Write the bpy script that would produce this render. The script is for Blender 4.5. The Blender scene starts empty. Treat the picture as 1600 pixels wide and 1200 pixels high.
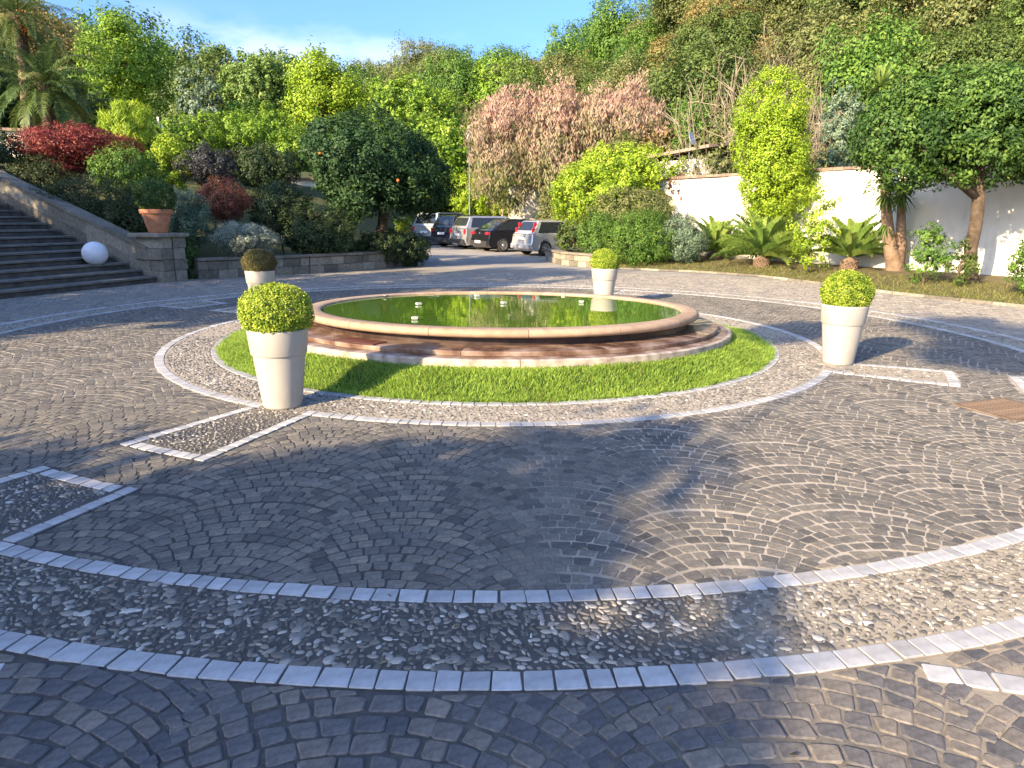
import bpy, bmesh, math, random
import numpy as np
from mathutils import Vector, Matrix

# ------------------------------------------------------------------ camera, world, sun, exposure
S = bpy.context.scene
COL = S.collection
F_PX, PITCH, ROLL, CAM_H = 1066.0, 0.2406, 0.0092, 1.6
cam_d = bpy.data.cameras.new('camera')
cam = bpy.data.objects.new('camera', cam_d)
COL.objects.link(cam)
cam_d.sensor_width = 36.0
cam_d.lens = 36.0 * F_PX / 1600.0
cam_d.clip_start, cam_d.clip_end = 0.05, 2000.0
_f = Vector((0, math.cos(PITCH), -math.sin(PITCH)))
_u = Vector((0, math.sin(PITCH), math.cos(PITCH)))
_r = Vector((1, 0, 0))
_cx = _r * math.cos(ROLL) + _u * math.sin(ROLL)
_cy = -_r * math.sin(ROLL) + _u * math.cos(ROLL)
cam.matrix_world = Matrix(((_cx.x, _cy.x, -_f.x, 0), (_cx.y, _cy.y, -_f.y, 0), (_cx.z, _cy.z, -_f.z, CAM_H), (0, 0, 0, 1)))
S.camera = cam

SUN_EL = math.radians(23.5)
SUN_AZ = math.radians(47.0)           # direction the light travels over the ground, from +X
SX, SY = math.cos(SUN_AZ), math.sin(SUN_AZ)
travel = Vector((SX * math.cos(SUN_EL), SY * math.cos(SUN_EL), -math.sin(SUN_EL)))
w = bpy.data.worlds.new('World'); S.world = w; w.use_nodes = True
nt = w.node_tree; nt.nodes.clear()
out = nt.nodes.new('ShaderNodeOutputWorld'); bg = nt.nodes.new('ShaderNodeBackground')
sky = nt.nodes.new('ShaderNodeTexSky'); sky.sky_type = 'NISHITA'; sky.sun_disc = False
sky.sun_elevation = SUN_EL
sky.sun_rotation = math.atan2(-travel.x, -travel.y)
sky.air_density, sky.dust_density, sky.ozone_density = 1.0, 3.2, 8.0
bg.inputs['Strength'].default_value = 0.145
tc = nt.nodes.new('ShaderNodeTexCoord'); sep = nt.nodes.new('ShaderNodeSeparateXYZ')
mp = nt.nodes.new('ShaderNodeMapping'); mp.inputs['Scale'].default_value = (2.2, 2.2, 6.0)
nz = nt.nodes.new('ShaderNodeTexNoise'); nz.inputs['Scale'].default_value = 2.6; nz.inputs['Detail'].default_value = 8
nz.inputs['Roughness'].default_value = 0.55
r1 = nt.nodes.new('ShaderNodeMapRange'); r1.interpolation_type = 'SMOOTHSTEP'
r1.inputs['From Min'].default_value, r1.inputs['From Max'].default_value = 0.43, 0.62
r2 = nt.nodes.new('ShaderNodeMapRange'); r2.interpolation_type = 'SMOOTHSTEP'
r2.inputs['From Min'].default_value, r2.inputs['From Max'].default_value = 0.255, 0.17
mu = nt.nodes.new('ShaderNodeMath'); mu.operation = 'MULTIPLY'
mu2 = nt.nodes.new('ShaderNodeMath'); mu2.operation = 'MULTIPLY'; mu2.inputs[1].default_value = 0.85
mx = nt.nodes.new('ShaderNodeMix'); mx.data_type = 'RGBA'
mx.inputs['B'].default_value = (3.0, 3.3, 3.9, 1)
L = nt.links.new
L(tc.outputs['Generated'], sep.inputs[0]); L(tc.outputs['Generated'], mp.inputs['Vector'])
L(mp.outputs[0], nz.inputs['Vector']); L(nz.outputs['Fac'], r1.inputs['Value']); L(sep.outputs['Z'], r2.inputs['Value'])
L(r1.outputs[0], mu.inputs[0]); L(r2.outputs[0], mu.inputs[1]); L(mu.outputs[0], mu2.inputs[0])
tint = nt.nodes.new('ShaderNodeMix'); tint.data_type = 'RGBA'; tint.blend_type = 'MULTIPLY'; tint.inputs['Factor'].default_value = 1; tint.inputs['B'].default_value = (1.0, .97, 1.0, 1)
L(sky.outputs[0], tint.inputs['A'])
L(mu2.outputs[0], mx.inputs['Factor']); L(tint.outputs['Result'], mx.inputs['A']); L(mx.outputs['Result'], bg.inputs['Color'])
L(bg.outputs[0], out.inputs[0])

sun_d = bpy.data.lights.new('sun', 'SUN'); sun = bpy.data.objects.new('sun', sun_d); COL.objects.link(sun)
sun_d.energy, sun_d.angle, sun_d.color = 5.0, math.radians(0.53), (1.0, 0.78, 0.49)
sun.rotation_euler = travel.to_track_quat('-Z', 'Y').to_euler()
S.view_settings.view_transform = 'Standard'; S.view_settings.look = 'None'
S.view_settings.exposure, S.view_settings.gamma = 1.58, 1.0
S.view_settings.use_curve_mapping = False
S.cycles.max_bounces = 6; S.cycles.diffuse_bounces = 3; S.cycles.glossy_bounces = 3
S.cycles.transmission_bounces = 4; S.cycles.transparent_max_bounces = 4
S.cycles.use_denoising = True

# ------------------------------------------------------------------ helpers
def ray(px, py):
    x, y = px - 800.0, py - 600.0
    c, s = math.cos(ROLL), math.sin(ROLL)
    x, y = c * x + s * y, -s * x + c * y
    return np.array([x, F_PX * math.cos(PITCH) - y * math.sin(PITCH), -F_PX * math.sin(PITCH) - y * math.cos(PITCH)])
def at(px, py, Y):                      # a point of the place at distance Y from the viewpoint
    d = ray(px, py); return d * (Y / d[1]) + np.array([0, 0, CAM_H])
def gnd(px, py, z=0.0):
    d = ray(px, py); return d * ((z - CAM_H) / d[2]) + np.array([0, 0, CAM_H])
def pxm(n, Y):                          # n photo pixels at distance Y, in metres
    return n * Y / F_PX * 1.02
def project(P):
    P = np.asarray(P, float) - np.array([0, 0, CAM_H])
    z = P @ np.array(_f); x = P[..., 0] / z * F_PX; y = -(P @ np.array(_u)) / z * F_PX
    c, s = math.cos(ROLL), math.sin(ROLL)
    return 800 + c * x - s * y, 600 + s * x + c * y, z

def tag(o, label=None, cat=None, group=None, kind=None):
    if label: o['label'] = label
    if cat: o['category'] = cat
    if group: o['group'] = group
    if kind: o['kind'] = kind
    return o
def empty(name, loc=(0, 0, 0), rz=0.0, label=None, cat=None, group=None):
    o = bpy.data.objects.new(name, None); COL.objects.link(o)
    o.location = [float(v) for v in loc]; o.rotation_euler.z = rz; o.empty_display_size = 0.2
    return tag(o, label, cat, group)
def link(name, me, mat, parent=None, smooth=False):
    mats = mat if isinstance(mat, (list, tuple)) else [mat]
    for m in mats: me.materials.append(m)
    if smooth: me.polygons.foreach_set('use_smooth', [True] * len(me.polygons))
    o = bpy.data.objects.new(name, me); COL.objects.link(o)
    if parent is not None: o.parent = parent
    return o
def np_mesh(name, V, Fc, rnd=None, flat=False):
    me = bpy.data.meshes.new(name)
    V = np.ascontiguousarray(V, dtype=np.float32); Fc = np.ascontiguousarray(Fc, dtype=np.int32)
    m, k = Fc.shape
    me.vertices.add(len(V)); me.vertices.foreach_set('co', V.ravel())
    me.loops.add(m * k); me.loops.foreach_set('vertex_index', Fc.ravel())
    me.polygons.add(m); me.polygons.foreach_set('loop_start', np.arange(0, m * k, k, dtype=np.int32))
    if rnd is not None:
        a = me.attributes.new('rnd', 'FLOAT', 'POINT'); a.data.foreach_set('value', np.ascontiguousarray(rnd, dtype=np.float32))
    me.update(calc_edges=True)
    if flat: me.shade_flat()
    return me
class MB:
    """collects vertices and faces; build() links them as one mesh object"""
    def __init__(s): s.v, s.f, s.m = [], [], []
    def add(s, vs, fs, mi=0):
        b = len(s.v); s.v += [tuple(map(float, p)) for p in vs]; s.f += [tuple(b + i for i in q) for q in fs]; s.m += [mi] * len(fs)
    def box(s, c, d, rz=0.0, mi=0, bev=0.0):
        x, y, z = [v / 2 for v in d]; cs, sn = math.cos(rz), math.sin(rz)
        def T(p): return (c[0] + p[0] * cs - p[1] * sn, c[1] + p[0] * sn + p[1] * cs, c[2] + p[2])
        if bev <= 0:
            P = [T((i, j, k)) for k in (-z, z) for j in (-y, y) for i in (-x, x)]
            s.add(P, [(0, 2, 3, 1), (4, 5, 7, 6), (0, 1, 5, 4), (2, 6, 7, 3), (0, 4, 6, 2), (1, 3, 7, 5)], mi)
        else:
            b = bev; P = []
            for zz, q in ((-z, 0), (z - b, 0), (z, b)):
                P += [T((-x + q, -y + q, zz)), T((x - q, -y + q, zz)), T((x - q, y - q, zz)), T((-x + q, y - q, zz))]
            fs = [(3, 2, 1, 0), (8, 9, 10, 11)]
            for a in (0, 4):
                for i in range(4): fs.append((a + i, a + (i + 1) % 4, a + 4 + (i + 1) % 4, a + 4 + i))
            s.add(P, fs, mi)
    def tube(s, path, rad, seg=8, mi=0, cap=True):
        path = [Vector(p) for p in path]; n = len(path)
        vs, fs = [], []
        ref = Vector((0.31, 0.17, 0.93)).normalized()
        for i, p in enumerate(path):
            t = (path[min(i + 1, n - 1)] - path[max(i - 1, 0)]).normalized()
            a = t.cross(ref)
            if a.length < 0.05: a = t.cross(Vector((1, 0, 0)))
            a.normalize(); b = t.cross(a)
            r = rad[i] if hasattr(rad, '__len__') else rad
            for k in range(seg):
                w_ = 2 * math.pi * k / seg
                vs.append(p + (a * math.cos(w_) + b * math.sin(w_)) * r)
        for i in range(n - 1):
            for k in range(seg):
                fs.append((i * seg + k, i * seg + (k + 1) % seg, (i + 1) * seg + (k + 1) % seg, (i + 1) * seg + k))
        if cap: fs.append(tuple(range(seg - 1, -1, -1))); fs.append(tuple((n - 1) * seg + k for k in range(seg)))
        s.add(vs, fs, mi)
    def lathe(s, prof, a0=0.0, a1=2 * math.pi, seg=32, c=(0, 0, 0), mi=0, closed=False):
        full = abs(a1 - a0 - 2 * math.pi) < 1e-6
        n = seg if full else seg + 1; m = len(prof); vs, fs = [], []
        for i in range(n):
            a = a0 + (a1 - a0) * i / seg
            for r, z in prof: vs.append((c[0] + r * math.cos(a), c[1] + r * math.sin(a), c[2] + z))
        for i in range(seg):
            j = (i + 1) % n
            for k in range(m if closed else m - 1):
                k2 = (k + 1) % m
                fs.append((i * m + k, j * m + k, j * m + k2, i * m + k2))
        if closed and not full:
            fs.append(tuple(range(m))); fs.append(tuple((n - 1) * m + k for k in range(m - 1, -1, -1)))
        s.add(vs, fs, mi)
    def build(s, name, mat, parent=None, smooth=False, rnd=None):
        me = bpy.data.meshes.new(name); me.from_pydata(s.v, [], s.f); me.update()
        if len(set(s.m)) > 1: me.polygons.foreach_set('material_index', s.m)
        if rnd is not None:
            a = me.attributes.new('rnd', 'FLOAT', 'POINT'); a.data.foreach_set('value', [rnd] * len(s.v))
        return link(name, me, mat, parent, smooth)
def autosmooth(o, ang=40):
    me = o.data
    bm = bmesh.new(); bm.from_mesh(me)
    for f in bm.faces: f.smooth = True
    for e in bm.edges:
        if len(e.link_faces) == 2 and e.calc_face_angle(0) > math.radians(ang): e.smooth = False
    bm.to_mesh(me); bm.free(); return o

# ------------------------------------------------------------------ materials
def new_mat(name):
    m = bpy.data.materials.new(name); m.use_nodes = True
    t = m.node_tree; b = t.nodes['Principled BSDF']; return m, t, b
def ramp(t, cols, pos=None):
    r = t.nodes.new('ShaderNodeValToRGB'); e = r.color_ramp.elements
    n = len(cols); pos = pos or [i / (n - 1) for i in range(n)]
    while len(e) < n: e.new(0.5)
    for i in range(n): e[i].position = pos[i]; e[i].color = (*cols[i], 1)
    return r
def noise(t, scale, detail=4, rough=0.55, vec=None):
    n = t.nodes.new('ShaderNodeTexNoise'); n.inputs['Scale'].default_value = scale
    n.inputs['Detail'].default_value = detail; n.inputs['Roughness'].default_value = rough
    if vec is None:
        c = t.nodes.new('ShaderNodeTexCoord'); vec = c.outputs['Object']
    t.links.new(vec, n.inputs['Vector']); return n
def bump(t, b, src, strength=0.3, dist=0.01):
    n = t.nodes.new('ShaderNodeBump'); n.inputs['Strength'].default_value = strength; n.inputs['Distance'].default_value = dist
    t.links.new(src, n.inputs['Height']); t.links.new(n.outputs[0], b.inputs['Normal']); return n
def surf(name, c0, c1, scale=6, rough=0.8, bs=0.3, bd=0.01, bscale=None, spec=0.3, detail=5, metal=0.0):
    m, t, b = new_mat(name)
    n = noise(t, scale, detail); r = ramp(t, [c0, c1], [0.3, 0.7])
    t.links.new(n.outputs['Fac'], r.inputs[0]); t.links.new(r.outputs[0], b.inputs['Base Color'])
    b.inputs['Roughness'].default_value = rough; b.inputs['Specular IOR Level'].default_value = spec
    b.inputs['Metallic'].default_value = metal
    if bs > 0:
        n2 = noise(t, bscale or scale * 6, 5); bump(t, b, n2.outputs['Fac'], bs, bd)
    return m
def stone_mat(name, cols, pos=None, rough=0.75, grain=40.0, amp=0.35, bs=0.35, stain=None):
    """colour by the piece's own random value, with grain over it"""
    m, t, b = new_mat(name)
    a = t.nodes.new('ShaderNodeAttribute'); a.attribute_name = 'rnd'
    r = ramp(t, cols, pos); t.links.new(a.outputs['Fac'], r.inputs[0])
    n = noise(t, grain, 6, 0.75); n2 = noise(t, 2.2, 4, 0.6)
    mr = t.nodes.new('ShaderNodeMapRange'); mr.inputs['From Min'].default_value = .3; mr.inputs['From Max'].default_value = .7; mr.inputs['To Min'].default_value = 1 - amp; mr.inputs['To Max'].default_value = 1 + amp
    t.links.new(n.outputs['Fac'], mr.inputs['Value'])
    mr2 = t.nodes.new('ShaderNodeMapRange'); mr2.inputs['From Min'].default_value = 0.3; mr2.inputs['From Max'].default_value = 0.7
    mr2.inputs['To Min'].default_value = 0.82; mr2.inputs['To Max'].default_value = 1.15
    t.links.new(n2.outputs['Fac'], mr2.inputs['Value'])
    mm = t.nodes.new('ShaderNodeMath'); mm.operation = 'MULTIPLY'
    t.links.new(mr.outputs[0], mm.inputs[0]); t.links.new(mr2.outputs[0], mm.inputs[1])
    mul = t.nodes.new('ShaderNodeMix'); mul.data_type = 'RGBA'; mul.blend_type = 'MULTIPLY'; mul.inputs['Factor'].default_value = 1
    t.links.new(r.outputs[0], mul.inputs['A']); t.links.new(mm.outputs[0], mul.inputs['B'])
    t.links.new(mul.outputs['Result'], b.inputs['Base Color'])
    b.inputs['Roughness'].default_value = rough; b.inputs['Specular IOR Level'].default_value = 0.18
    bump(t, b, n.outputs['Fac'], bs * 1.5, 0.005)
    return m
def leaf_mat(name, cols, trans=0.3, rough=0.5, pos=None, spec=0.25, patch=None):
    m, t, b = new_mat(name)
    a = t.nodes.new('ShaderNodeAttribute'); a.attribute_name = 'rnd'
    r = ramp(t, cols, pos); t.links.new(a.outputs['Fac'], r.inputs[0])
    b.inputs['Roughness'].default_value = rough; b.inputs['Specular IOR Level'].default_value = spec
    tr = t.nodes.new('ShaderNodeBsdfTranslucent'); ms = t.nodes.new('ShaderNodeMixShader'); ms.inputs[0].default_value = trans
    t.links.new(r.outputs[0], b.inputs['Base Color']); t.links.new(r.outputs[0], tr.inputs['Color'])
    o = t.nodes['Material Output']
    t.links.new(b.outputs[0], ms.inputs[1]); t.links.new(tr.outputs[0], ms.inputs[2]); t.links.new(ms.outputs[0], o.inputs[0])
    return m
def plain(name, col, rough=0.5, metal=0.0, spec=0.5, coat=0.0):
    m, t, b = new_mat(name)
    n = noise(t, 9, 3); r = ramp(t, [tuple(c * 0.93 for c in col), tuple(min(1, c * 1.05) for c in col)], [0.3, 0.7])
    t.links.new(n.outputs['Fac'], r.inputs[0]); t.links.new(r.outputs[0], b.inputs['Base Color'])
    b.inputs['Roughness'].default_value = rough; b.inputs['Metallic'].default_value = metal
    b.inputs['Specular IOR Level'].default_value = spec; b.inputs['Coat Weight'].default_value = coat
    return m
M = {}
M['cobble'] = stone_mat('basalt_cobble', [(.08, .077, .072), (.136, .127, .112), (.167, .152, .128), (.202, .18, .146), (.255, .218, .17)], [0, .35, .65, .9, 1], rough=0.85)
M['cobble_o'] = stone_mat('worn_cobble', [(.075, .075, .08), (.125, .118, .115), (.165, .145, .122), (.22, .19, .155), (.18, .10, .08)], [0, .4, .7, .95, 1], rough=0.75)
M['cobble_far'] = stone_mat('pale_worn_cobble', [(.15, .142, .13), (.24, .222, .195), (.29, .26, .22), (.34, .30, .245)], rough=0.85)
M['white'] = stone_mat('white_limestone', [(.29, .288, .285), (.37, .368, .365), (.45, .447, .44)], rough=0.6, grain=18, amp=0.16, bs=0.2)
M['pebble'] = stone_mat('river_pebble', [(.095, .09, .08), (.16, .148, .128), (.24, .22, .19), (.35, .325, .28), (.50, .48, .43)], [0, .4, .62, .84, 1], rough=0.55, grain=30, amp=0.2, bs=0.1)
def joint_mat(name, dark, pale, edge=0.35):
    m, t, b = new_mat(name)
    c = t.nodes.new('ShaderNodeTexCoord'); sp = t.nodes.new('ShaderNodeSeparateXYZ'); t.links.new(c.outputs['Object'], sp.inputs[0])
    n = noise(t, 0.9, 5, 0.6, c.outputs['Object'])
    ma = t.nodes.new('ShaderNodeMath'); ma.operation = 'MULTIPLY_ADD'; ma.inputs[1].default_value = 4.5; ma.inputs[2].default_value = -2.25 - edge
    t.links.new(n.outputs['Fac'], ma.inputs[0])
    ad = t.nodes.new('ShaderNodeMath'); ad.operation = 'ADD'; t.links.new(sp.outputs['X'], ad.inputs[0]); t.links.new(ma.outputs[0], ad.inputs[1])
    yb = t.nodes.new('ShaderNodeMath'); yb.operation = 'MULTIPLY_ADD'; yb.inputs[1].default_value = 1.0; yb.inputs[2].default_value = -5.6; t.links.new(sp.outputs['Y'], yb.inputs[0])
    mxm = t.nodes.new('ShaderNodeMath'); mxm.operation = 'MAXIMUM'; t.links.new(ad.outputs[0], mxm.inputs[0]); t.links.new(yb.outputs[0], mxm.inputs[1])  # pale joints right and far; near-left shade put into the darker joint colour
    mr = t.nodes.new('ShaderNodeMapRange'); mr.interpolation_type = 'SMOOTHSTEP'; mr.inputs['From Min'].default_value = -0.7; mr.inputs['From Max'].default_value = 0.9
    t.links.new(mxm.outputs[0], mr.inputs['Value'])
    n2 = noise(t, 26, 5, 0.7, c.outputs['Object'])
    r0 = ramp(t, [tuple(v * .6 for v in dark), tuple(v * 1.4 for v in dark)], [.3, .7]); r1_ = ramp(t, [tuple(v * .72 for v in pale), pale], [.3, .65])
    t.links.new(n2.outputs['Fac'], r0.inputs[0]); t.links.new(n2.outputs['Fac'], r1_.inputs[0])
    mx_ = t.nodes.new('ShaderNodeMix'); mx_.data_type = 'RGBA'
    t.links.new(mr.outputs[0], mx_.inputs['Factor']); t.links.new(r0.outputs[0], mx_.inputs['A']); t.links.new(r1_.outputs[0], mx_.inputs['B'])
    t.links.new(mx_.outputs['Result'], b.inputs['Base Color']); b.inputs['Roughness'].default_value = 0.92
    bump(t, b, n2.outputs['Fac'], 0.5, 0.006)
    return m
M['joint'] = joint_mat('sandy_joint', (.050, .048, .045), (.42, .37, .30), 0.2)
M['mortar'] = joint_mat('pebble_mortar', (.072, .066, .058), (.34, .295, .225), 0.9)
M['mortar_pale'] = joint_mat('pale_mortar', (.20, .175, .14), (.36, .31, .24), -1.5)
M['joint_o'] = joint_mat('brown_joint', (.065, .06, .054), (.29, .25, .19), 0.6)
def paving_far():
    m, t, b = new_mat('distant_paving')
    c = t.nodes.new('ShaderNodeTexCoord')
    v = t.nodes.new('ShaderNodeTexVoronoi'); v.inputs['Scale'].default_value = 10.0; t.links.new(c.outputs['Object'], v.inputs['Vector'])
    n = noise(t, 1.2, 6, .6, c.outputs['Object'])
    r = ramp(t, [(.22, .205, .185), (.34, .31, .265)], [.3, .7]); t.links.new(n.outputs['Fac'], r.inputs[0])
    mul = t.nodes.new('ShaderNodeMix'); mul.data_type = 'RGBA'; mul.blend_type = 'MULTIPLY'; mul.inputs['Factor'].default_value = .6
    t.links.new(r.outputs[0], mul.inputs['A']); t.links.new(v.outputs['Color'], mul.inputs['B'])
    t.links.new(r.outputs[0], b.inputs['Base Color']); b.inputs['Roughness'].default_value = .85
    bump(t, b, v.outputs['Distance'], .4, .01); return m
M['far_paving'] = paving_far()
M['soil'] = surf('garden_soil', (.05, .036, .022), (.13, .095, .055), 5, .95, .6, .02)
M['bed'] = surf('dry_bed_grass', (.075, .062, .03), (.15, .125, .055), 3, .95, .6, .02)
M['hill'] = surf('hill_undergrowth', (.035, .05, .014), (.10, .105, .04), .25, .95, .6, .2, 1.5)
M['lawn'] = surf('lawn_soil', (.03, .05, .012), (.06, .10, .02), 9, .95, .4, .01)
M['wall_stone'] = stone_mat('tuff_block', [(.13, .115, .09), (.22, .195, .15), (.30, .27, .21)], rough=.9, grain=14, amp=.4, bs=.7)
M['rim'] = stone_mat('peach_sandstone', [(.35, .24, .16), (.41, .29, .195), (.46, .335, .23)], rough=.55, grain=9, amp=.16, bs=.12)
def wet_stone():
    m, t, b = new_mat('stained_step_stone')
    n = noise(t, 3.0, 5, .6); r = ramp(t, [(.055, .03, .02), (.13, .075, .05), (.215, .145, .105), (.36, .29, .24)], [.32, .47, .58, .74])
    t.links.new(n.outputs['Fac'], r.inputs[0]); t.links.new(r.outputs[0], b.inputs['Base Color'])
    rr = t.nodes.new('ShaderNodeMapRange'); rr.inputs['From Min'].default_value = .4; rr.inputs['From Max'].default_value = .6; rr.inputs['To Min'].default_value = .22; rr.inputs['To Max'].default_value = .6
    t.links.new(n.outputs['Fac'], rr.inputs['Value']); t.links.new(rr.outputs[0], b.inputs['Roughness'])
    n2 = noise(t, 40, 4); bump(t, b, n2.outputs['Fac'], .15, .004); return m
M['step'] = wet_stone()
M['edge_stone'] = surf('pale_edge_stone', (.20, .15, .12), (.56, .49, .41), 7, .7, .3, .006)
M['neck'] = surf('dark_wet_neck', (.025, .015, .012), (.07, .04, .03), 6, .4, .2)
M['panel'] = surf('rusty_cover', (.07, .022, .014), (.13, .045, .03), 9, .45, .2, .004, spec=.5)
def water_mat():
    m, t, b = new_mat('green_water')
    b.inputs['Base Color'].default_value = (.075, .15, .018, 1); b.inputs['Roughness'].default_value = .015
    b.inputs['IOR'].default_value = 1.6; b.inputs['Specular IOR Level'].default_value = .6
    n = noise(t, 5.0, 3, .5); bump(t, b, n.outputs['Fac'], .035, .02); return m
M['water'] = water_mat()
M['pot'] = surf('cream_planter_plastic', (.47, .435, .375), (.54, .50, .44), 3, .5, .06, .003, 120, spec=.4)
M['terra'] = surf('terracotta', (.42, .17, .085), (.56, .26, .14), 8, .8, .2, .005)
M['bark'] = surf('bark', (.05, .035, .024), (.15, .11, .075), 6, .95, .8, .03, 22)
M['bark_pale'] = surf('pale_bark', (.20, .15, .10), (.36, .27, .18), 5, .95, .8, .03, 18)
M['bark_red'] = surf('yucca_bark', (.11, .072, .048), (.26, .18, .12), 4, .95, .9, .04, 16)
M['twig'] = surf('bare_twig', (.16, .135, .09), (.27, .23, .16), 5, .95, 0)
def lm(n, *c, **k): M[n] = leaf_mat(n, [tuple(min(.8, v * 1.4) for v in q) for q in c], **k)
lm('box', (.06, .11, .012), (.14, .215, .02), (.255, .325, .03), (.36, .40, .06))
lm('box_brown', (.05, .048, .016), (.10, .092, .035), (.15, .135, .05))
lm('hedge_dark', (.020, .034, .010), (.04, .055, .018), (.075, .085, .03))
lm('laurel', (.018, .045, .010), (.045, .095, .018), (.10, .165, .03))
lm('box_dark', (.022, .048, .012), (.05, .095, .022), (.10, .15, .035))
lm('citrus', (.012, .032, .012), (.028, .062, .022), (.05, .095, .03), spec=.2, rough=.55)
lm('dark', (.014, .030, .014), (.032, .055, .022), (.06, .085, .03))
lm('mid', (.03, .07, .014), (.07, .14, .022), (.13, .21, .035))
lm('bright', (.06, .115, .012), (.13, .225, .022), (.23, .32, .04))
lm('lime', (.08, .14, .012), (.19, .28, .018), (.31, .39, .04))
lm('soft', (.06, .11, .025), (.13, .20, .045), (.22, .29, .075))
lm('olive', (.05, .07, .022), (.11, .13, .04), (.19, .19, .07))
lm('brown', (.10, .085, .03), (.19, .15, .05), (.28, .22, .08))
lm('hillg', (.03, .055, .014), (.07, .105, .025), (.12, .16, .04))
lm('pink', (.11, .13, .04), (.185, .16, .09), (.25, .175, .125), (.30, .175, .14))
lm('maple', (.05, .012, .012), (.14, .028, .025), (.24, .06, .045))
lm('redshrub', (.05, .025, .018), (.13, .045, .035), (.20, .10, .05))
lm('purple', (.02, .022, .026), (.04, .042, .045), (.07, .075, .07))
lm('silver', (.10, .12, .085), (.21, .24, .18), (.34, .36, .28))
lm('blue', (.05, .085, .05), (.11, .16, .10), (.18, .235, .15))
lm('palm', (.022, .042, .014), (.05, .085, .024), (.10, .14, .036), (.19, .20, .07))
lm('cycad', (.04, .08, .018), (.11, .18, .035), (.24, .30, .07))
lm('yucca', (.04, .08, .016), (.10, .16, .03), (.24, .29, .07))
lm('grass', (.22, .20, .06), (.12, .20, .03), (.22, .33, .05), (.34, .42, .09), pos=[0, .12, .55, 1], trans=.45)
M['carglass'] = plain('car_glass', (.02, .025, .03), .05, 0, .8)
M['rubber'] = plain('tyre_rubber', (.02, .02, .02), .9)
M['alloy'] = plain('alloy_wheel', (.55, .55, .56), .3, .8)
M['red_lens'] = plain('red_lens', (.45, .02, .03), .15, 0, .6, .5)
M['plate'] = plain('number_plate_white', (.75, .75, .74), .4)
M['trim'] = plain('black_trim', (.03, .03, .032), .55)
for n_, c_, me_ in (('silver_paint', (.55, .56, .56), .5), ('black_paint', (.012, .012, .014), .1), ('navy_paint', (.02, .025, .035), .2), ('grey_paint', (.40, .40, .40), .5), ('white_paint', (.68, .68, .67), 0)):
    M[n_] = plain(n_, c_, .22, me_, .5, .8)
M['plaster'] = surf('white_plaster', (.66, .63, .57), (.78, .76, .71), 1.1, .9, .15, .006, 30)
M['brickcap'] = stone_mat('coping_tile', [(.15, .105, .08), (.22, .16, .12), (.28, .21, .16)], rough=.9, grain=12, amp=.3)
def weathered(name, base, dirt, streak, scale, amount, bs=.08):
    m, t, b = new_mat(name); c = t.nodes.new('ShaderNodeTexCoord'); mp_ = t.nodes.new('ShaderNodeMapping'); mp_.inputs['Scale'].default_value = streak
    t.links.new(c.outputs['Object'], mp_.inputs['Vector']); n1 = noise(t, scale, 6, .65, mp_.outputs[0]); n2 = noise(t, scale * .35, 5, .6, c.outputs['Object'])
    ad = t.nodes.new('ShaderNodeMath'); ad.operation = 'MULTIPLY'; t.links.new(n1.outputs['Fac'], ad.inputs[0]); t.links.new(n2.outputs['Fac'], ad.inputs[1])
    mr = t.nodes.new('ShaderNodeMapRange'); mr.interpolation_type = 'SMOOTHSTEP'; mr.inputs['From Min'].default_value = .24; mr.inputs['From Max'].default_value = .42; mr.inputs['To Max'].default_value = amount
    t.links.new(ad.outputs[0], mr.inputs['Value']); mx_ = t.nodes.new('ShaderNodeMix'); mx_.data_type = 'RGBA'; mx_.inputs['A'].default_value = (*base, 1); mx_.inputs['B'].default_value = (*dirt, 1)
    t.links.new(mr.outputs[0], mx_.inputs['Factor']); t.links.new(mx_.outputs['Result'], b.inputs['Base Color']); b.inputs['Roughness'].default_value = .6; b.inputs['Specular IOR Level'].default_value = .3
    n3 = noise(t, 60, 4, .6, c.outputs['Object']); bump(t, b, n3.outputs['Fac'], bs, .004); return m
M['pot'] = weathered('cream_planter', (.38, .355, .31), (.26, .235, .19), (1, 1, .25), 9, .35)
M['plaster'] = weathered('white_plaster', (.70, .655, .57), (.42, .375, .31), (1, 1, .12), 2.2, .6, .25)
M['globe'] = plain('opal_globe', (.75, .75, .77), .25, 0, .5)
M['lamp_dull'] = plain('dulled_lamp', (.42, .45, .40), .5)
M['metal'] = plain('grey_metal', (.35, .35, .36), .4, .7)
M['lampw'] = plain('lamp_white', (.62, .62, .60), .5)
M['rust'] = surf('rusty_grate', (.10, .072, .05), (.20, .14, .10), 14, .8, .3, .004)
M['stepst'] = surf('old_stair_stone', (.06, .055, .05), (.14, .125, .105), 4, .9, .5, .01)
M['nose'] = surf('stair_nosing', (.11, .10, .085), (.21, .19, .155), 5, .85, .4, .008)
M['fruit'] = plain('orange_fruit', (.38, .12, .015), .6)
M['soil_pot'] = M['soil']

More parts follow.
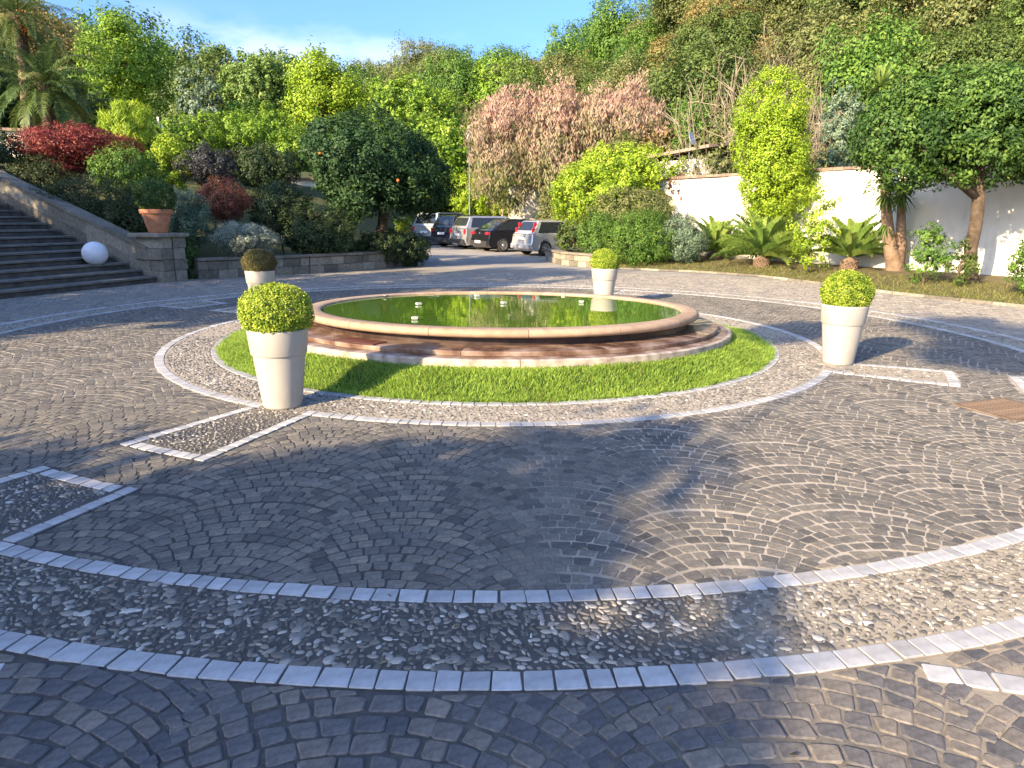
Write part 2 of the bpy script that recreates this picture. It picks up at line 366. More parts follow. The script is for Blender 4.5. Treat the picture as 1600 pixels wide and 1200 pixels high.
# ------------------------------------------------------------------ layout numbers
CX, CY = -0.20, 9.36                    # centre of the round court
R_IN0, R_IN1 = 3.56, 3.66               # pale edging of the lawn
R_P0, R_P1 = 4.15, 4.25                 # white ring round the pebble walk
R_A0, R_A1 = 6.67, 6.77                 # inner white ring of the outer pebble band
R_B0, R_B1 = 7.215, 7.325               # outer white ring
R_OUT = 11.0
D2R = math.radians
STUBS = [(D2R(a - 4.35), D2R(a + 4.35)) for a in (-114.2, -26.9, 62.0, 152.0)]
ST_R = (5.42, 5.92)                     # the spurs stop at the first and start again at the second
def polar(x, y): return np.hypot(x - CX, y - CY), np.arctan2(y - CY, x - CX)
def terrain_h(x, y):
    x = np.asarray(x, float); y = np.asarray(y, float)
    d = (x + 8.6) * -0.74 + (y - 17.4) * 0.67        # beyond the left planter wall
    left = np.clip(d, 0, 14) * 0.26 * np.clip((-5.0 - x) / 3.0, 0, 1)
    dw = (x - 5.5) * 0.838 + (y - 27) * 0.546        # behind the white wall
    right = np.clip(dw, 0, 30) * 0.12
    r = np.hypot(x, y); px = 800 + F_PX * np.where(y > 1, x / np.maximum(y, 1), np.sign(x) * 1.5)
    sx = [-600, 0, 150, 250, 300, 350, 480, 560, 640, 700, 780, 850, 920, 945, 985, 1015, 1100, 1400, 2400]
    sy = [60, 60, 70, 100, 135, 160, 165, 135, 115, 105, 82, 88, 82, 62, 25, 0, -60, -120, -120]
    ridge_e = np.tan(np.arctan((600 - np.interp(px, sx, sy)) / F_PX) - PITCH) - np.interp(px, [0, 600, 880, 960, 1100], [.10, .088, .085, .08, .06])
    ridge_d = np.interp(px, [-600, 0, 400, 600, 850, 960, 1100, 1700, 2400], [100, 100, 125, 135, 115, 80, 68, 62, 62])
    foot = np.interp(px, [-600, 400, 800, 900, 1050, 1700], [42, 62, 62, 50, 31, 26])
    t = np.clip((r - foot) / (ridge_d - foot), 0, 1); t = t * t * (3 - 2 * t) * .5 + t * .5
    hz = ridge_e * ridge_d * t * np.clip((y + 5) / 15, 0, 1)
    beyond = np.clip(r - ridge_d, 0, 200) * .02
    return np.maximum(left + right, 0) * np.where(r > foot, 1, 1) + np.maximum(hz - beyond * (t >= 1), 0)

# ------------------------------------------------------------------ the ground
def ground_sheet():
    xs = np.concatenate([np.arange(-260, -40, 8), np.arange(-40, 44, 1.4), np.arange(44, 260, 8)])
    ys = np.concatenate([np.arange(-120, -14, 8), np.arange(-14, 70, 1.4), np.arange(70, 320, 6)])
    X, Y = np.meshgrid(xs, ys); Z = terrain_h(X, Y) - .06
    rg = np.random.default_rng(5); Z = Z + rg.normal(0, .05, Z.shape) * (Z > .3)
    V = np.stack([X, Y, Z], -1).reshape(-1, 3); nx = len(xs)
    i = np.arange(len(ys) - 1)[:, None] * nx + np.arange(nx - 1)[None]; i = i.ravel()
    o = link('terrain', np_mesh('terrain', V, np.stack([i, i + 1, i + nx + 1, i + nx], 1)), M['hill'], smooth=True)
    tag(o, 'green rising ground and hillside under the trees', 'terrain', kind='structure')
ground_sheet()
def sheet(name, x0, x1, y0, y1, z, mat, label, cat):
    m = MB(); m.add([(x0, y0, z), (x1, y0, z), (x1, y1, z), (x0, y1, z)], [(0, 1, 2, 3)])
    return tag(m.build(name, mat), label, cat, kind='structure')
def ann_sheet(mb, r0, r1, z, a0=0, a1=2 * math.pi, seg=180):
    mb.lathe([(r1, z), (r0, z)], a0, a1, seg, (CX, CY, 0))
def disc_bed():
    m = MB(); n = 160
    m.add([(CX, CY, 0)] + [(CX + 11.9 * math.cos(2 * math.pi * i / n), CY + 11.9 * math.sin(2 * math.pi * i / n), 0) for i in range(n)],
          [(0, i + 1, (i + 1) % n + 1) for i in range(n)])
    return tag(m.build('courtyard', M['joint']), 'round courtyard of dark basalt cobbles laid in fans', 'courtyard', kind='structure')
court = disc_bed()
sheet('driveway', -9.0, 13.0, 11.0, 62.0, -.006, M['far_paving'], 'grey paved drive leading from the court to the parked cars', 'driveway')
sheet('forecourt', -14.0, 14.0, -14.0, 11.0, -.012, M['far_paving'], 'grey paving around the outside of the round court', 'paving')
mb = MB(); ann_sheet(mb, R_B1 - .02, 11.9, .0012)
tag(mb.build('outer_paving', M['joint_o']), 'ring of worn cobbles outside the white bands', 'paving', kind='structure')
mb = MB(); ann_sheet(mb, R_IN0 - .02, R_P1, .004)
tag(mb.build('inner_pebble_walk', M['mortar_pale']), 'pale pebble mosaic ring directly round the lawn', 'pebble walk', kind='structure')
mb = MB(); ann_sheet(mb, R_A0, R_B1, .004)
for a0, a1 in STUBS:
    ann_sheet(mb, R_P1, ST_R[0], .004, a0, a1, 8); ann_sheet(mb, ST_R[1], R_A0, .004, a0, a1, 8)
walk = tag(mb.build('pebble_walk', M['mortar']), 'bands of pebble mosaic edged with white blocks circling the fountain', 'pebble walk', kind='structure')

rng = np.random.default_rng(11)
def stones_mesh(Q, H, rnd, bevel, inset, deep=-.012, simple=False, wear=(.05, .16)):
    """Q (n,4,2) corners, H (n,) top heights -> arrays of bevelled blocks"""
    n = len(Q); c = Q.mean(1, keepdims=True)
    top = c + (Q - c) * (1 - inset)
    jit = rng.normal(0, .0006, (n, 4))
    def ring(q, z): return np.concatenate([q, z[..., None]], -1)
    z0 = np.full((n, 4), deep)
    if simple:
        V = np.concatenate([ring(Q, z0), ring(Q * .03 + top * .97, H[:, None] + jit)], 1); k = 8
        f = [(0, 1, 5, 4), (1, 2, 6, 5), (2, 3, 7, 6), (3, 0, 4, 7), (4, 5, 6, 7)]
    else:                               # worn corners: each corner is cut
        cut = rng.uniform(wear[0], wear[1], (n, 4, 1)); prv, nxt = np.roll(Q, 1, 1), np.roll(Q, -1, 1)
        O = np.stack([Q + (prv - Q) * cut, Q + (nxt - Q) * cut], 2).reshape(n, 8, 2)
        j8 = np.repeat(jit, 2, 1); h8 = np.broadcast_to(H[:, None], (n, 8)); tp8 = c + (O - c) * (1 - inset)
        V = np.concatenate([ring(O, np.full((n, 8), deep)), ring(O, h8 - bevel + j8), ring(tp8, h8 + j8)], 1); k = 24
        f = [(l + q_, l + (q_ + 1) % 8, l + 8 + (q_ + 1) % 8, l + 8 + q_) for l in (0, 8) for q_ in range(8)] + [(16, 17, 18, 19), (16, 19, 20, 23), (20, 21, 22, 23)]
    Fq = (np.arange(n)[:, None, None] * k + np.array(f)[None]).reshape(-1, 4)
    return V.reshape(-1, 3), Fq, np.repeat(rnd, k), k, np.array(f)
def emit_pieces(Q, H, rnd, name, field, mat, parent, bevel, inset, n_single=300, deep=-.012, far_simple=9.0, wear=(.05, .16)):
    c = Q.mean(1); P = np.concatenate([c, np.zeros((len(c), 1))], 1)
    px, py, z = project(P)
    seen = (z > .5) & (px > -10) & (px < 1610) & (py > -10) & (py < 1215)
    e1 = np.linalg.norm(Q[:, 1] - Q[:, 0], axis=1) * np.linalg.norm(Q[:, 2] - Q[:, 1], axis=1)
    score = np.where(seen, e1 / np.maximum(z, .1) ** 3, 0)
    order = np.argsort(-score); single = order[:n_single]; single = single[score[single] > 0]
    rest = np.setdiff1d(np.arange(len(Q)), single)
    V, Fq, R, k, f = stones_mesh(Q[single], H[single], rnd[single], bevel, inset, deep, False, wear)
    V = V.reshape(-1, k, 3)
    for i in range(len(single)):
        cc = V[i].mean(0); cc[2] = 0
        o = link(name, np_mesh(name, V[i] - cc, f, np.full(k, rnd[single[i]]), True), mat, parent); o.location = cc.tolist()
    dist = np.hypot(c[:, 0], c[:, 1])
    for grp, simp, nm in ((rest[dist[rest] < far_simple], False, field), (rest[dist[rest] >= far_simple], True, 'distant_' + field)):
        if len(grp) == 0: continue
        V, Fq, R, k, f = stones_mesh(Q[grp], H[grp], rnd[grp], bevel, inset, deep, simp, wear)
        o = link(nm, np_mesh(nm, V, Fq, R, True), mat, parent); o['kind'] = 'stuff'
def fans(x0, x1, y0, y1, W, s, xc0):
    """arches of cobbles in columns W wide, crest away from the viewer"""
    R = W / math.sqrt(2.0); out_ = []
    n = max(4, round(R * math.pi / 2 / s)); da = math.pi / 2 / n
    i0, i1 = math.floor((x0 - xc0) / W), math.ceil((x1 - xc0) / W)
    for i in range(i0, i1 + 1):
        xc = xc0 + W * i; ph = rng.uniform(0, s)
        for k in range(int((y1 - y0) / s) + 1):
            yk = y0 + k * s - R + ph
            e = np.arange(n + 2) - 1 + .5 * (k % 2) + rng.normal(0, .09, n + 2)
            th = np.clip(-math.pi / 4 + e * da, -math.pi / 4, math.pi / 4)
            wob = rng.normal(0, .006)
            p = np.stack([xc + R * np.sin(th), yk + R * np.cos(th) + wob], 1); nn = np.stack([np.sin(th), np.cos(th)], 1)
            q = p + nn * (s * np.cos(th))[:, None]
            keep = (th[1:] - th[:-1]) > da * .35
            Q = np.stack([p[:-1], p[1:], q[1:], q[:-1]], 1)[keep]; out_.append(Q)
    Q = np.concatenate(out_); c = Q.mean(1)
    return Q[(c[:, 0] > x0) & (c[:, 0] < x1) & (c[:, 1] > y0) & (c[:, 1] < y1)]
def gap(Q, g):
    c = Q.mean(1, keepdims=True); d = Q - c; l = np.linalg.norm(d, axis=2, keepdims=True)
    sz = np.sqrt(np.maximum(area(Q), 1e-6))[:, None, None]
    return c + d * (1 - g / sz)
def area(Q):
    x, y = Q[..., 0], Q[..., 1]
    return .5 * np.abs((x * np.roll(y, -1, 1) - y * np.roll(x, -1, 1)).sum(1))
def clip_ring(Q, r0, r1):
    a0_ = area(Q); r, a = polar(Q[..., 0], Q[..., 1]); rc = np.clip(r, r0, r1)
    Q = np.stack([CX + rc * np.cos(a), CY + rc * np.sin(a)], -1)
    ok = area(Q) > .3 * a0_
    return Q[ok]
def drop_stubs(Q):
    a0_ = area(Q)
    for s0, s1 in STUBS:
        c = Q.mean(1); r, a = polar(c[:, 0], c[:, 1])
        for lo, hi in ((R_P1, ST_R[0]), (ST_R[1], R_A0)):
            rv, av = polar(Q[..., 0], Q[..., 1])
            inside = (rv > lo - .001) & (rv < hi + .001) & (av > s0) & (av < s1)
            cin = ((r > lo) & (r < hi) & (a > s0) & (a < s1))
            # pull corners that poke in back to the nearest side or end
            d_side = np.minimum(av - s0, s1 - av) * rv; d_end = np.minimum(np.abs(rv - lo) + 9 * (lo < 5), np.abs(hi - rv) + 9 * (hi > 6))
            to_side = inside & (d_side < d_end); to_end = inside & ~to_side
            av2 = np.where(to_side, np.where(av - s0 < s1 - av, s0 - .001, s1 + .001), av)
            rv2 = np.where(to_end, hi + .002 if lo < 5 else lo - .002, rv)
            Q = np.stack([CX + rv2 * np.cos(av2), CY + rv2 * np.sin(av2)], -1)
            keep = ~cin; Q = Q[keep]; a0_ = a0_[keep]; r, a = r[keep], a[keep]
    ok = area(Q) > .3 * a0_
    return Q[ok]
# inner court cobbles
Q = fans(-7.2, 6.8, 2.4, 16.4, .80, .080, -.55)
r, a = polar(Q.mean(1)[:, 0], Q.mean(1)[:, 1]); Q = Q[(r > R_P1 - .05) & (r < R_A0 + .05)]
Q = drop_stubs(clip_ring(Q, R_P1 + .004, R_A0 - .004))
DRAIN = np.array([(3.93, 5.88), (4.13, 5.36), (4.73, 5.59), (4.53, 6.11)])
c = Q.mean(1); dc = DRAIN.mean(0); u1 = (DRAIN[1] - DRAIN[0]); u2 = (DRAIN[3] - DRAIN[0])
h1 = np.abs((c - dc) @ (u1 / np.linalg.norm(u1))) < np.linalg.norm(u1) / 2 + .02; h2 = np.abs((c - dc) @ (u2 / np.linalg.norm(u2))) < np.linalg.norm(u2) / 2 + .02
Q = Q[~(h1 & h2)]
Q = gap(Q + rng.normal(0, .0042, Q.shape), .0082)
H = .0036 + rng.normal(0, .0007, len(Q))
emit_pieces(Q, H, np.clip(rng.beta(2.2, 2.6, len(Q)), 0, 1), 'cobble', 'cobble_field', M['cobble'], court, .0014, .09)
# cobbles outside the outer ring, near and far
Qn = fans(-4.6, 4.6, .9, 6.0, 1.30, .088, -.42)
r, a = polar(Qn.mean(1)[:, 0], Qn.mean(1)[:, 1]); Qn = clip_ring(Qn[r > R_B1 - .05], R_B1 + .004, 30)
def off_line(Q, p, q, w):
    p, q = np.array(p), np.array(q); d = (q - p) / np.linalg.norm(q - p); r_ = Q - p; t_ = r_ @ d; s_ = r_ @ np.array([d[1], -d[0]])
    return ~(((t_ > -.02) & (t_ < np.linalg.norm(q - p)) & (s_ > -.004) & (s_ < w)).sum(1) >= 2)
Qn = Qn[off_line(Qn, (1.52, 2.215), (2.75, 1.93), .10) & off_line(Qn, (-3.0, 1.80), (-1.83, 2.17), .10)]
Qn = gap(Qn + rng.normal(0, .0058, Qn.shape), .0085)
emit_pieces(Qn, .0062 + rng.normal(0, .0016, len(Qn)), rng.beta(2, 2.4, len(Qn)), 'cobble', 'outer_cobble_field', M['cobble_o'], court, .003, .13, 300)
Qf = fans(-11.2, 11.0, 6.0, 20.2, 1.0, .094, -.42)
r, a = polar(Qf.mean(1)[:, 0], Qf.mean(1)[:, 1]); Qf = Qf[(r > R_B1 - .05) & (r < 11.8)]; Qf = clip_ring(Qf, R_B1 + .004, 30)
Qf = gap(Qf + rng.normal(0, .004, Qf.shape), .008)
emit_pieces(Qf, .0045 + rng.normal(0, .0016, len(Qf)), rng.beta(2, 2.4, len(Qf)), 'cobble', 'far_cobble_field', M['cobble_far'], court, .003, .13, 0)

# white blocks
def block_arc(r0, r1, a0, a1, size):
    n = max(1, round((a1 - a0) * (r0 + r1) / 2 / size)); wd = rng.uniform(.75, 1.3, n); e = a0 + (a1 - a0) * np.concatenate([[0], np.cumsum(wd)]) / wd.sum()
    def pt(r, t): return np.stack([CX + r * np.cos(t), CY + r * np.sin(t)], -1)
    return np.stack([pt(r0, e[:-1]), pt(r1, e[:-1]), pt(r1, e[1:]), pt(r0, e[1:])], 1)
def block_line(p, q, wdt, size):
    p, q = np.array(p, float), np.array(q, float); L_ = np.linalg.norm(q - p); d = (q - p) / L_; nrm = np.array([-d[1], d[0]]) * wdt
    n = max(1, round(L_ / size)); e = np.linspace(0, L_, n + 1); A = p + e[:-1, None] * d; B = p + e[1:, None] * d
    return np.stack([A, B, B + nrm, A + nrm], 1)
def pol2(r, a): return (CX + r * math.cos(a), CY + r * math.sin(a))
W_ = []
tp = 2 * math.pi
W_.append(block_arc(R_A0, R_A1, -math.pi, math.pi, .096)); W_.append(block_arc(R_B0, R_B1, -math.pi, math.pi, .108))
last = -math.pi
cuts = sorted((s0, s1) for s0, s1 in STUBS)
prev = cuts[-1][1] - tp
for s0, s1 in cuts:                      # the inner ring opens where a spur leaves it
    W_.append(block_arc(R_P0, R_P1, prev, s0, .094)); prev = s1
for s0, s1 in STUBS:
    hw = .09
    for sa, sg in ((s0, 1), (s1, -1)):
        da = hw / 5.0 * sg
        for lo, hi in ((R_P0, ST_R[0]), (ST_R[1], R_A0 - .004)):
            p0, p1 = pol2(lo, sa), pol2(hi, sa)
            W_.append(block_line(p0, p1, hw * sg, .105))
    W_.append(block_arc(ST_R[0] - .1, ST_R[0] - .002, s0 + .02, s1 - .02, .092)); W_.append(block_arc(ST_R[1] + .002, ST_R[1] + .1, s0 + .02, s1 - .02, .092))
W_.append(block_line((1.52, 2.215), (2.75, 1.93), -.10, .11)); W_.append(block_line((-3.0, 1.80), (-1.83, 2.17), -.10, .11))
Wq = np.concatenate(W_); Wq = gap(Wq + rng.normal(0, .0026, Wq.shape), .0085)
emit_pieces(Wq, .0095 + rng.normal(0, .0007, len(Wq)), rng.beta(2.5, 2, len(Wq)), 'white_block', 'white_block_row', M['white'], walk, .0015, .05, 300, deep=-.005, wear=(.012, .06))
Eq = gap(block_arc(R_IN0, R_IN1, -math.pi, math.pi, .10), .007)
emit_pieces(Eq, .012 + rng.normal(0, .002, len(Eq)), rng.beta(1.5, 3, len(Eq)) * .7, 'edging_stone', 'edging_row', M['white'], walk, .003, .07, 100, deep=-.005, wear=(.02, .08))

# pebbles set in mortar
def pebbles():
    zones = []
    def fill(r0, r1, a0, a1, sp):
        rr = np.arange(r0 + sp * .45, r1 - sp * .3, sp * .80); pts = []
        for k, r_ in enumerate(rr):
            n = max(1, int((a1 - a0) * r_ / sp)); t = a0 + (np.arange(n) + .5 * (k % 2) + rng.uniform(-.36, .36, n)) * (a1 - a0) / n
            r2_ = np.clip(r_ + rng.uniform(-.3, .3, n) * sp, r0 + .012, r1 - .012)
            pts.append(np.stack([CX + r2_ * np.cos(t), CY + r2_ * np.sin(t)], 1))
        return np.concatenate(pts)
    near_a0, near_a1 = D2R(-150), D2R(-30)
    Z = [fill(R_A1, R_B0, near_a0, near_a1, .0345), fill(R_A1, R_B0, near_a1, near_a0 + tp, .07),
         fill(R_IN1, R_P0, D2R(-175), D2R(0), .042), fill(R_IN1, R_P0, D2R(0), D2R(185), .075)]
    for s0, s1 in STUBS:
        nearb = abs(s0 + D2R(118.5)) < .1
        Z.append(fill(R_P0, ST_R[0] - .1, s0 + .02, s1 - .02, .04 if nearb else .06)); Z.append(fill(ST_R[1] + .1, R_A0, s0 + .02, s1 - .02, .036 if nearb else .06))
    P = np.concatenate(Z); r_, a_ = polar(P[:, 0], P[:, 1]); n = len(P); d = np.hypot(P[:, 0], P[:, 1])
    L_ = .009 + .010 * rng.gamma(1.6, .55, n); L_ = np.clip(L_, .008, .040) * np.where(d > 6, 1.25, 1)
    asp = rng.uniform(.26, .78, n); ori = a_ + math.pi / 2 + rng.normal(0, .75, n) + .8 * np.sin(P[:, 0] * 2.3 + P[:, 1] * 1.7)
    h = rng.uniform(.003, .008, n); val = np.clip(rng.beta(1.15, 1.55, n), 0, 1)
    m = 8; th = np.arange(m) * 2 * math.pi / m
    wob = 1 + rng.normal(0, .09, (n, m))
    def ring(s, z):
        x = L_[:, None] * s * np.cos(th) * wob; y = (L_ * asp)[:, None] * s * np.sin(th) * wob
        X = P[:, :1] + x * np.cos(ori)[:, None] - y * np.sin(ori)[:, None]; Y = P[:, 1:] + x * np.sin(ori)[:, None] + y * np.cos(ori)[:, None]
        return np.stack([X, Y, np.broadcast_to(z[:, None], X.shape)], -1)
    base = np.full(n, .002)
    V = np.concatenate([ring(1.0, base), ring(.86, .004 + h * .68), ring(.45, .004 + h)], 1)
    k = 3 * m
    f = []
    for l in (0, m):
        for i in range(m): f.append((l + i, l + (i + 1) % m, l + m + (i + 1) % m, l + m + i))
    f += [(16, 17, 18, 19), (16, 19, 20, 23), (20, 21, 22, 23)]
    f = np.array(f)
    px, py, z = project(np.concatenate([P, np.zeros((n, 1))], 1)); seen = (z > .3) & (px > 0) & (px < 1600) & (py > 0) & (py < 1200)
    sc = np.where(seen, L_ * L_ * asp / np.maximum(z, .1) ** 3, 0); order = np.argsort(-sc); single = order[:300]
    for i in single:
        cc = np.array([P[i, 0], P[i, 1], 0]); me = np_mesh('pebble', V[i] - cc, f, np.full(k, val[i]))
        o = link('pebble', me, M['pebble'], walk, True); o.location = cc.tolist()
    rest = np.setdiff1d(np.arange(n), single)
    near = rest[d[rest] < 4.2]; far = rest[d[rest] >= 4.2]
    Fq = (np.arange(len(near))[:, None, None] * k + f[None]).reshape(-1, 4)
    o = link('pebble_field', np_mesh('pebble_field', V[near].reshape(-1, 3), Fq, np.repeat(val[near], k)), M['pebble'], walk, True); o['kind'] = 'stuff'
    sel = [0, 2, 4, 6, 17, 19, 21, 23]; V2 = V[far][:, sel]; V2[:, 4:, :2] = V2[:, :4, :2] * .62 + V2[:, :4, :2].mean(1, keepdims=True) * .38
    f2 = np.array([(0, 1, 5, 4), (1, 2, 6, 5), (2, 3, 7, 6), (3, 0, 4, 7), (4, 5, 6, 7)])
    Fq = (np.arange(len(far))[:, None, None] * 8 + f2[None]).reshape(-1, 4)
    o = link('distant_pebble_field', np_mesh('distant_pebble_field', V2.reshape(-1, 3), Fq, np.repeat(val[far], 8)), M['pebble'], walk, True); o['kind'] = 'stuff'
pebbles()
nl_ = 260; lx = rng.uniform(-5, 5, nl_); ly = rng.uniform(1.7, 11, nl_); lr, la_ = polar(lx, ly); ok_ = lr > 3.7
P_ = np.stack([lx, ly, np.full(nl_, .016)], 1)[ok_]; nl_ = len(P_); nn_ = rng.normal(0, .25, (nl_, 3)) + [0, 0, 1]; nn_ = nn_ / np.linalg.norm(nn_, axis=1, keepdims=True)
tt_ = rng.normal(size=(nl_, 3)); tt_[:, 2] = 0; tt_ /= np.linalg.norm(tt_, axis=1, keepdims=True); bb_ = np.cross(nn_, tt_); ls_ = rng.uniform(.008, .022, (nl_, 1)); ws_ = ls_ * rng.uniform(.15, .5, (nl_, 1))
V_ = np.stack([P_ - tt_ * ls_, P_ + bb_ * ws_ + [0, 0, .004], P_ + tt_ * ls_, P_ - bb_ * ws_ + [0, 0, .003]], 1)
lm('litter', (.07, .045, .02), (.16, .11, .05), (.26, .21, .12))
tag(link('leaf_litter', np_mesh('leaf_litter', V_.reshape(-1, 3), np.arange(nl_ * 4).reshape(-1, 4), np.repeat(rng.random(nl_), 4)), M['litter']), 'tiny dry leaves scattered on the paving', 'leaf litter', kind='stuff')
# drain grate
g = empty('drain_grate', (*dc, 0), 0, 'rusty metal drain grate set in the sunlit cobbles', 'drain grate')
ang = math.atan2(u2[1], u2[0]); l2, l1 = np.linalg.norm(u2), np.linalg.norm(u1)
m = MB(); m.box((0, 0, .002), (l2, l1, .004), ang); m.build('pit', M['trim'], g)
m = MB()
for sx, sy, dx, dy in ((0, 1, l2, .03), (0, -1, l2, .03), (1, 0, .03, l1 - .06), (-1, 0, .03, l1 - .06)):
    ox, oy = sx * (l2 / 2 - .015), sy * (l1 / 2 - .015)
    m.box((ox * math.cos(ang) - oy * math.sin(ang), ox * math.sin(ang) + oy * math.cos(ang), .008), (dx, dy, .016), ang)
m.build('frame', M['rust'], g)
for i in range(14):
    ox = -l2 / 2 + .05 + i * (l2 - .1) / 13; m = MB(); m.box((0, 0, 0), (.022, l1 - .06, .012), ang); o = m.build('bar', M['rust'], g); o.location = (ox * math.cos(ang), ox * math.sin(ang), .009)
m = MB()
for i in range(9):
    oy = -l1 / 2 + .06 + i * (l1 - .12) / 8; m.box((-oy * math.sin(ang), oy * math.cos(ang), .007), (l2 - .06, .016, .010), ang)
m.build('cross_bar', M['rust'], g)

# ------------------------------------------------------------------ fountain
FX, FY = -.15, 9.36
ft = empty('fountain', (FX, FY, 0), 0, 'low round fountain basin with peach stone rim on stained steps', 'fountain')
ft.rotation_euler.x = -.031
def seg_ring(name, prof, n, mat, parent, gapm, rmean, a_off=0.0, seg=10, smooth=True):
    da = 2 * math.pi / n; ga = gapm / rmean
    m = MB(); m.lathe(prof, ga / 2, da - ga / 2, seg, closed=True)
    for i in range(n):
        m2 = MB(); m2.v, m2.f, m2.m = m.v, m.f, m.m
        o = m2.build(name, mat, parent, rnd=float(rng.uniform(0, 1)))
        o.rotation_euler.z = a_off + i * da; autosmooth(o, 35)
rimp = []
for i in range(13):                     # bull-nosed outer edge
    t = -math.pi / 2 + math.pi * i / 12; rimp.append((2.575 + .05 * math.cos(t), .372 + .045 * math.sin(t)))
rimp += [(2.50, .4175), (2.42, .4165), (2.405, .408), (2.40, .395), (2.40, .327)]
seg_ring('rim_stone', rimp[::-1], 16, M['rim'], ft, .006, 2.5, .12)
seg_ring('upper_step_stone', [(2.44, .19), (2.86, .19), (2.865, .228), (2.858, .236), (2.44, .240)][::-1], 12, M['step'], ft, .006, 2.8, .4)
seg_ring('lower_step_stone', [(2.78, -.05), (2.985, -.05), (2.985, .186), (2.78, .188)][::-1], 12, M['step'], ft, .006, 2.9, .14)
seg_ring('edge_stone', [(2.988, .10), (3.035, .10), (3.04, .175), (3.03, .184), (2.988, .185)][::-1], 14, M['edge_stone'], ft, .005, 3.0, .3)
m = MB(); m.lathe([(3.0, -.12), (3.012, .099)], 0, tp, 128); m.build('base_wall', M['step'], ft, True)
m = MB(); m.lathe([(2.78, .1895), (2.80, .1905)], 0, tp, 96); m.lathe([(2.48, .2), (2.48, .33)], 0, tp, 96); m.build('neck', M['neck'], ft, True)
m = MB(); n = 128; m.add([(0, 0, .392)] + [(2.402 * math.cos(tp * i / n), 2.402 * math.sin(tp * i / n), .392) for i in range(n)], [(0, i + 1, (i + 1) % n + 1) for i in range(n)])
m.build('water', M['water'], ft)
m = MB(); m.lathe([(2.60, .2402), (2.60, .2475), (2.84, .2475), (2.84, .2402)], D2R(-128.5), D2R(-116.5), 8, closed=True); o = m.build('cover_panel', M['panel'], ft); o['label'] = 'dark rusty panel lying on the upper step'
lamp_px = [(648, 501), (654, 477), (745, 463), (787, 475), (880, 461), (908, 473), (587, 463)]
lamp_lab = ['white pool lamp in the water nearest the rim, front left', 'small white pool lamp behind the front left one', 'tiny white pool lamp by the far rim, left of centre', 'white pool lamp near the middle of the water',
            'flat white pool lamp by the far rim right of centre', 'white pool lamp left of the mirrored planter', 'dark pool lamp on the far left rim of the basin']
for k, (px, py) in enumerate(lamp_px):
    p = gnd(px, py, .39 - .031 * (gnd(px, py, .39)[1] - FY))
    d = np.hypot(p[0] - FX, p[1] - FY)
    if d > 2.28: p[0], p[1] = FX + (p[0] - FX) * 2.28 / d, FY + (p[1] - FY) * 2.28 / d
    zz = .392 - .031 * (p[1] - FY)
    sc_all = .72
    lp = empty('pool_lamp', (p[0], p[1], zz), rng.uniform(-.5, .5), lamp_lab[k], 'pool lamp', 'lamps in the fountain basin')
    sc = .6; lp.scale = (.7, .7, .5)
    m = MB(); m.add([(-.07 * sc, -.05, .015), (.07 * sc, -.05, .015), (.09 * sc, .05, .03), (-.09 * sc, .05, .03), (-.06 * sc, -.06, .055), (.085 * sc, -.06, .055), (.10 * sc, .05, .07), (-.07 * sc, .05, .07)],
                  [(3, 2, 1, 0), (4, 5, 6, 7), (0, 1, 5, 4), (1, 2, 6, 5), (2, 3, 7, 6), (3, 0, 4, 7)])
    m.build('housing', M['lamp_dull'] if k != 6 else M['trim'], lp)
    m = MB(); m.tube([(0, 0, -.05), (0, 0, .02)], .018, 8); m.build('stem', M['metal'], lp)
    m = MB(); m.box((0, 0, .069), (.10 * sc, .06, .008)); m.build('lens', M['lamp_dull'], lp)

# ------------------------------------------------------------------ lawn round the fountain
def mound(r, x, y):
    t = np.clip((3.56 - r) / .5, 0, 1); t = t * t * (3 - 2 * t)
    return .004 + t * (.085 - .031 * (y - FY))
rs = np.linspace(2.93, 3.565, 9); n = 128; th = np.linspace(0, tp, n, endpoint=False)
Rg, Tg = np.meshgrid(rs, th); Xg, Yg = CX + Rg * np.cos(Tg), CY + Rg * np.sin(Tg); Zg = mound(Rg, Xg, Yg)
idx = lambda i, j: (i % n) * 9 + j
Fm = np.array([(idx(i, j), idx(i, j + 1), idx(i + 1, j + 1), idx(i + 1, j)) for i in range(n) for j in range(8)])
tag(link('lawn', np_mesh('lawn', np.stack([Xg, Yg, Zg], -1).reshape(-1, 3), Fm), M['lawn'], smooth=True), 'mounded ring of lawn around the fountain steps', 'lawn', kind='structure')
def blades(X, Y, Z, h, wd, lean):
    n = len(X); a = rng.uniform(0, tp, n); b = np.stack([np.cos(a), np.sin(a), np.zeros(n)], 1) * (wd / 2)[:, None]
    la = rng.uniform(0, tp, n); le = rng.gamma(2, lean / 2, n)
    tip = np.stack([np.cos(la) * le * h, np.sin(la) * le * h, h], 1); B = np.stack([X, Y, Z], 1)
    V = np.stack([B - b, B + b, B + tip * .55 + b * .7 + [0, 0, .004], B + tip, B + tip * .55 - b * .7 + [0, 0, .004]], 1)
    return V
n = 78000; aa = np.where(rng.random(n) < .82, rng.uniform(D2R(-190), D2R(10), n), rng.uniform(D2R(10), D2R(170), n))
rr = np.sqrt(rng.uniform(2.97 ** 2, 3.60 ** 2, n)); rr = np.where(rr > 3.55, 3.55 + rng.random(n) ** 2 * .035 * (1 + np.sin(aa * 23) * np.sin(aa * 41)), rr)
X, Y = CX + rr * np.cos(aa), CY + rr * np.sin(aa); Z = mound(rr, X, Y)
tall = np.where(np.sin(X * 5.1) * np.sin(Y * 4.3 + 1) > .3, 1.15, .95)
V = blades(X, Y, Z - .004, rng.uniform(.028, .062, n) * tall, rng.uniform(.0045, .009, n), .75)
Fb = (np.arange(n)[:, None] * 5 + np.arange(5)[None])
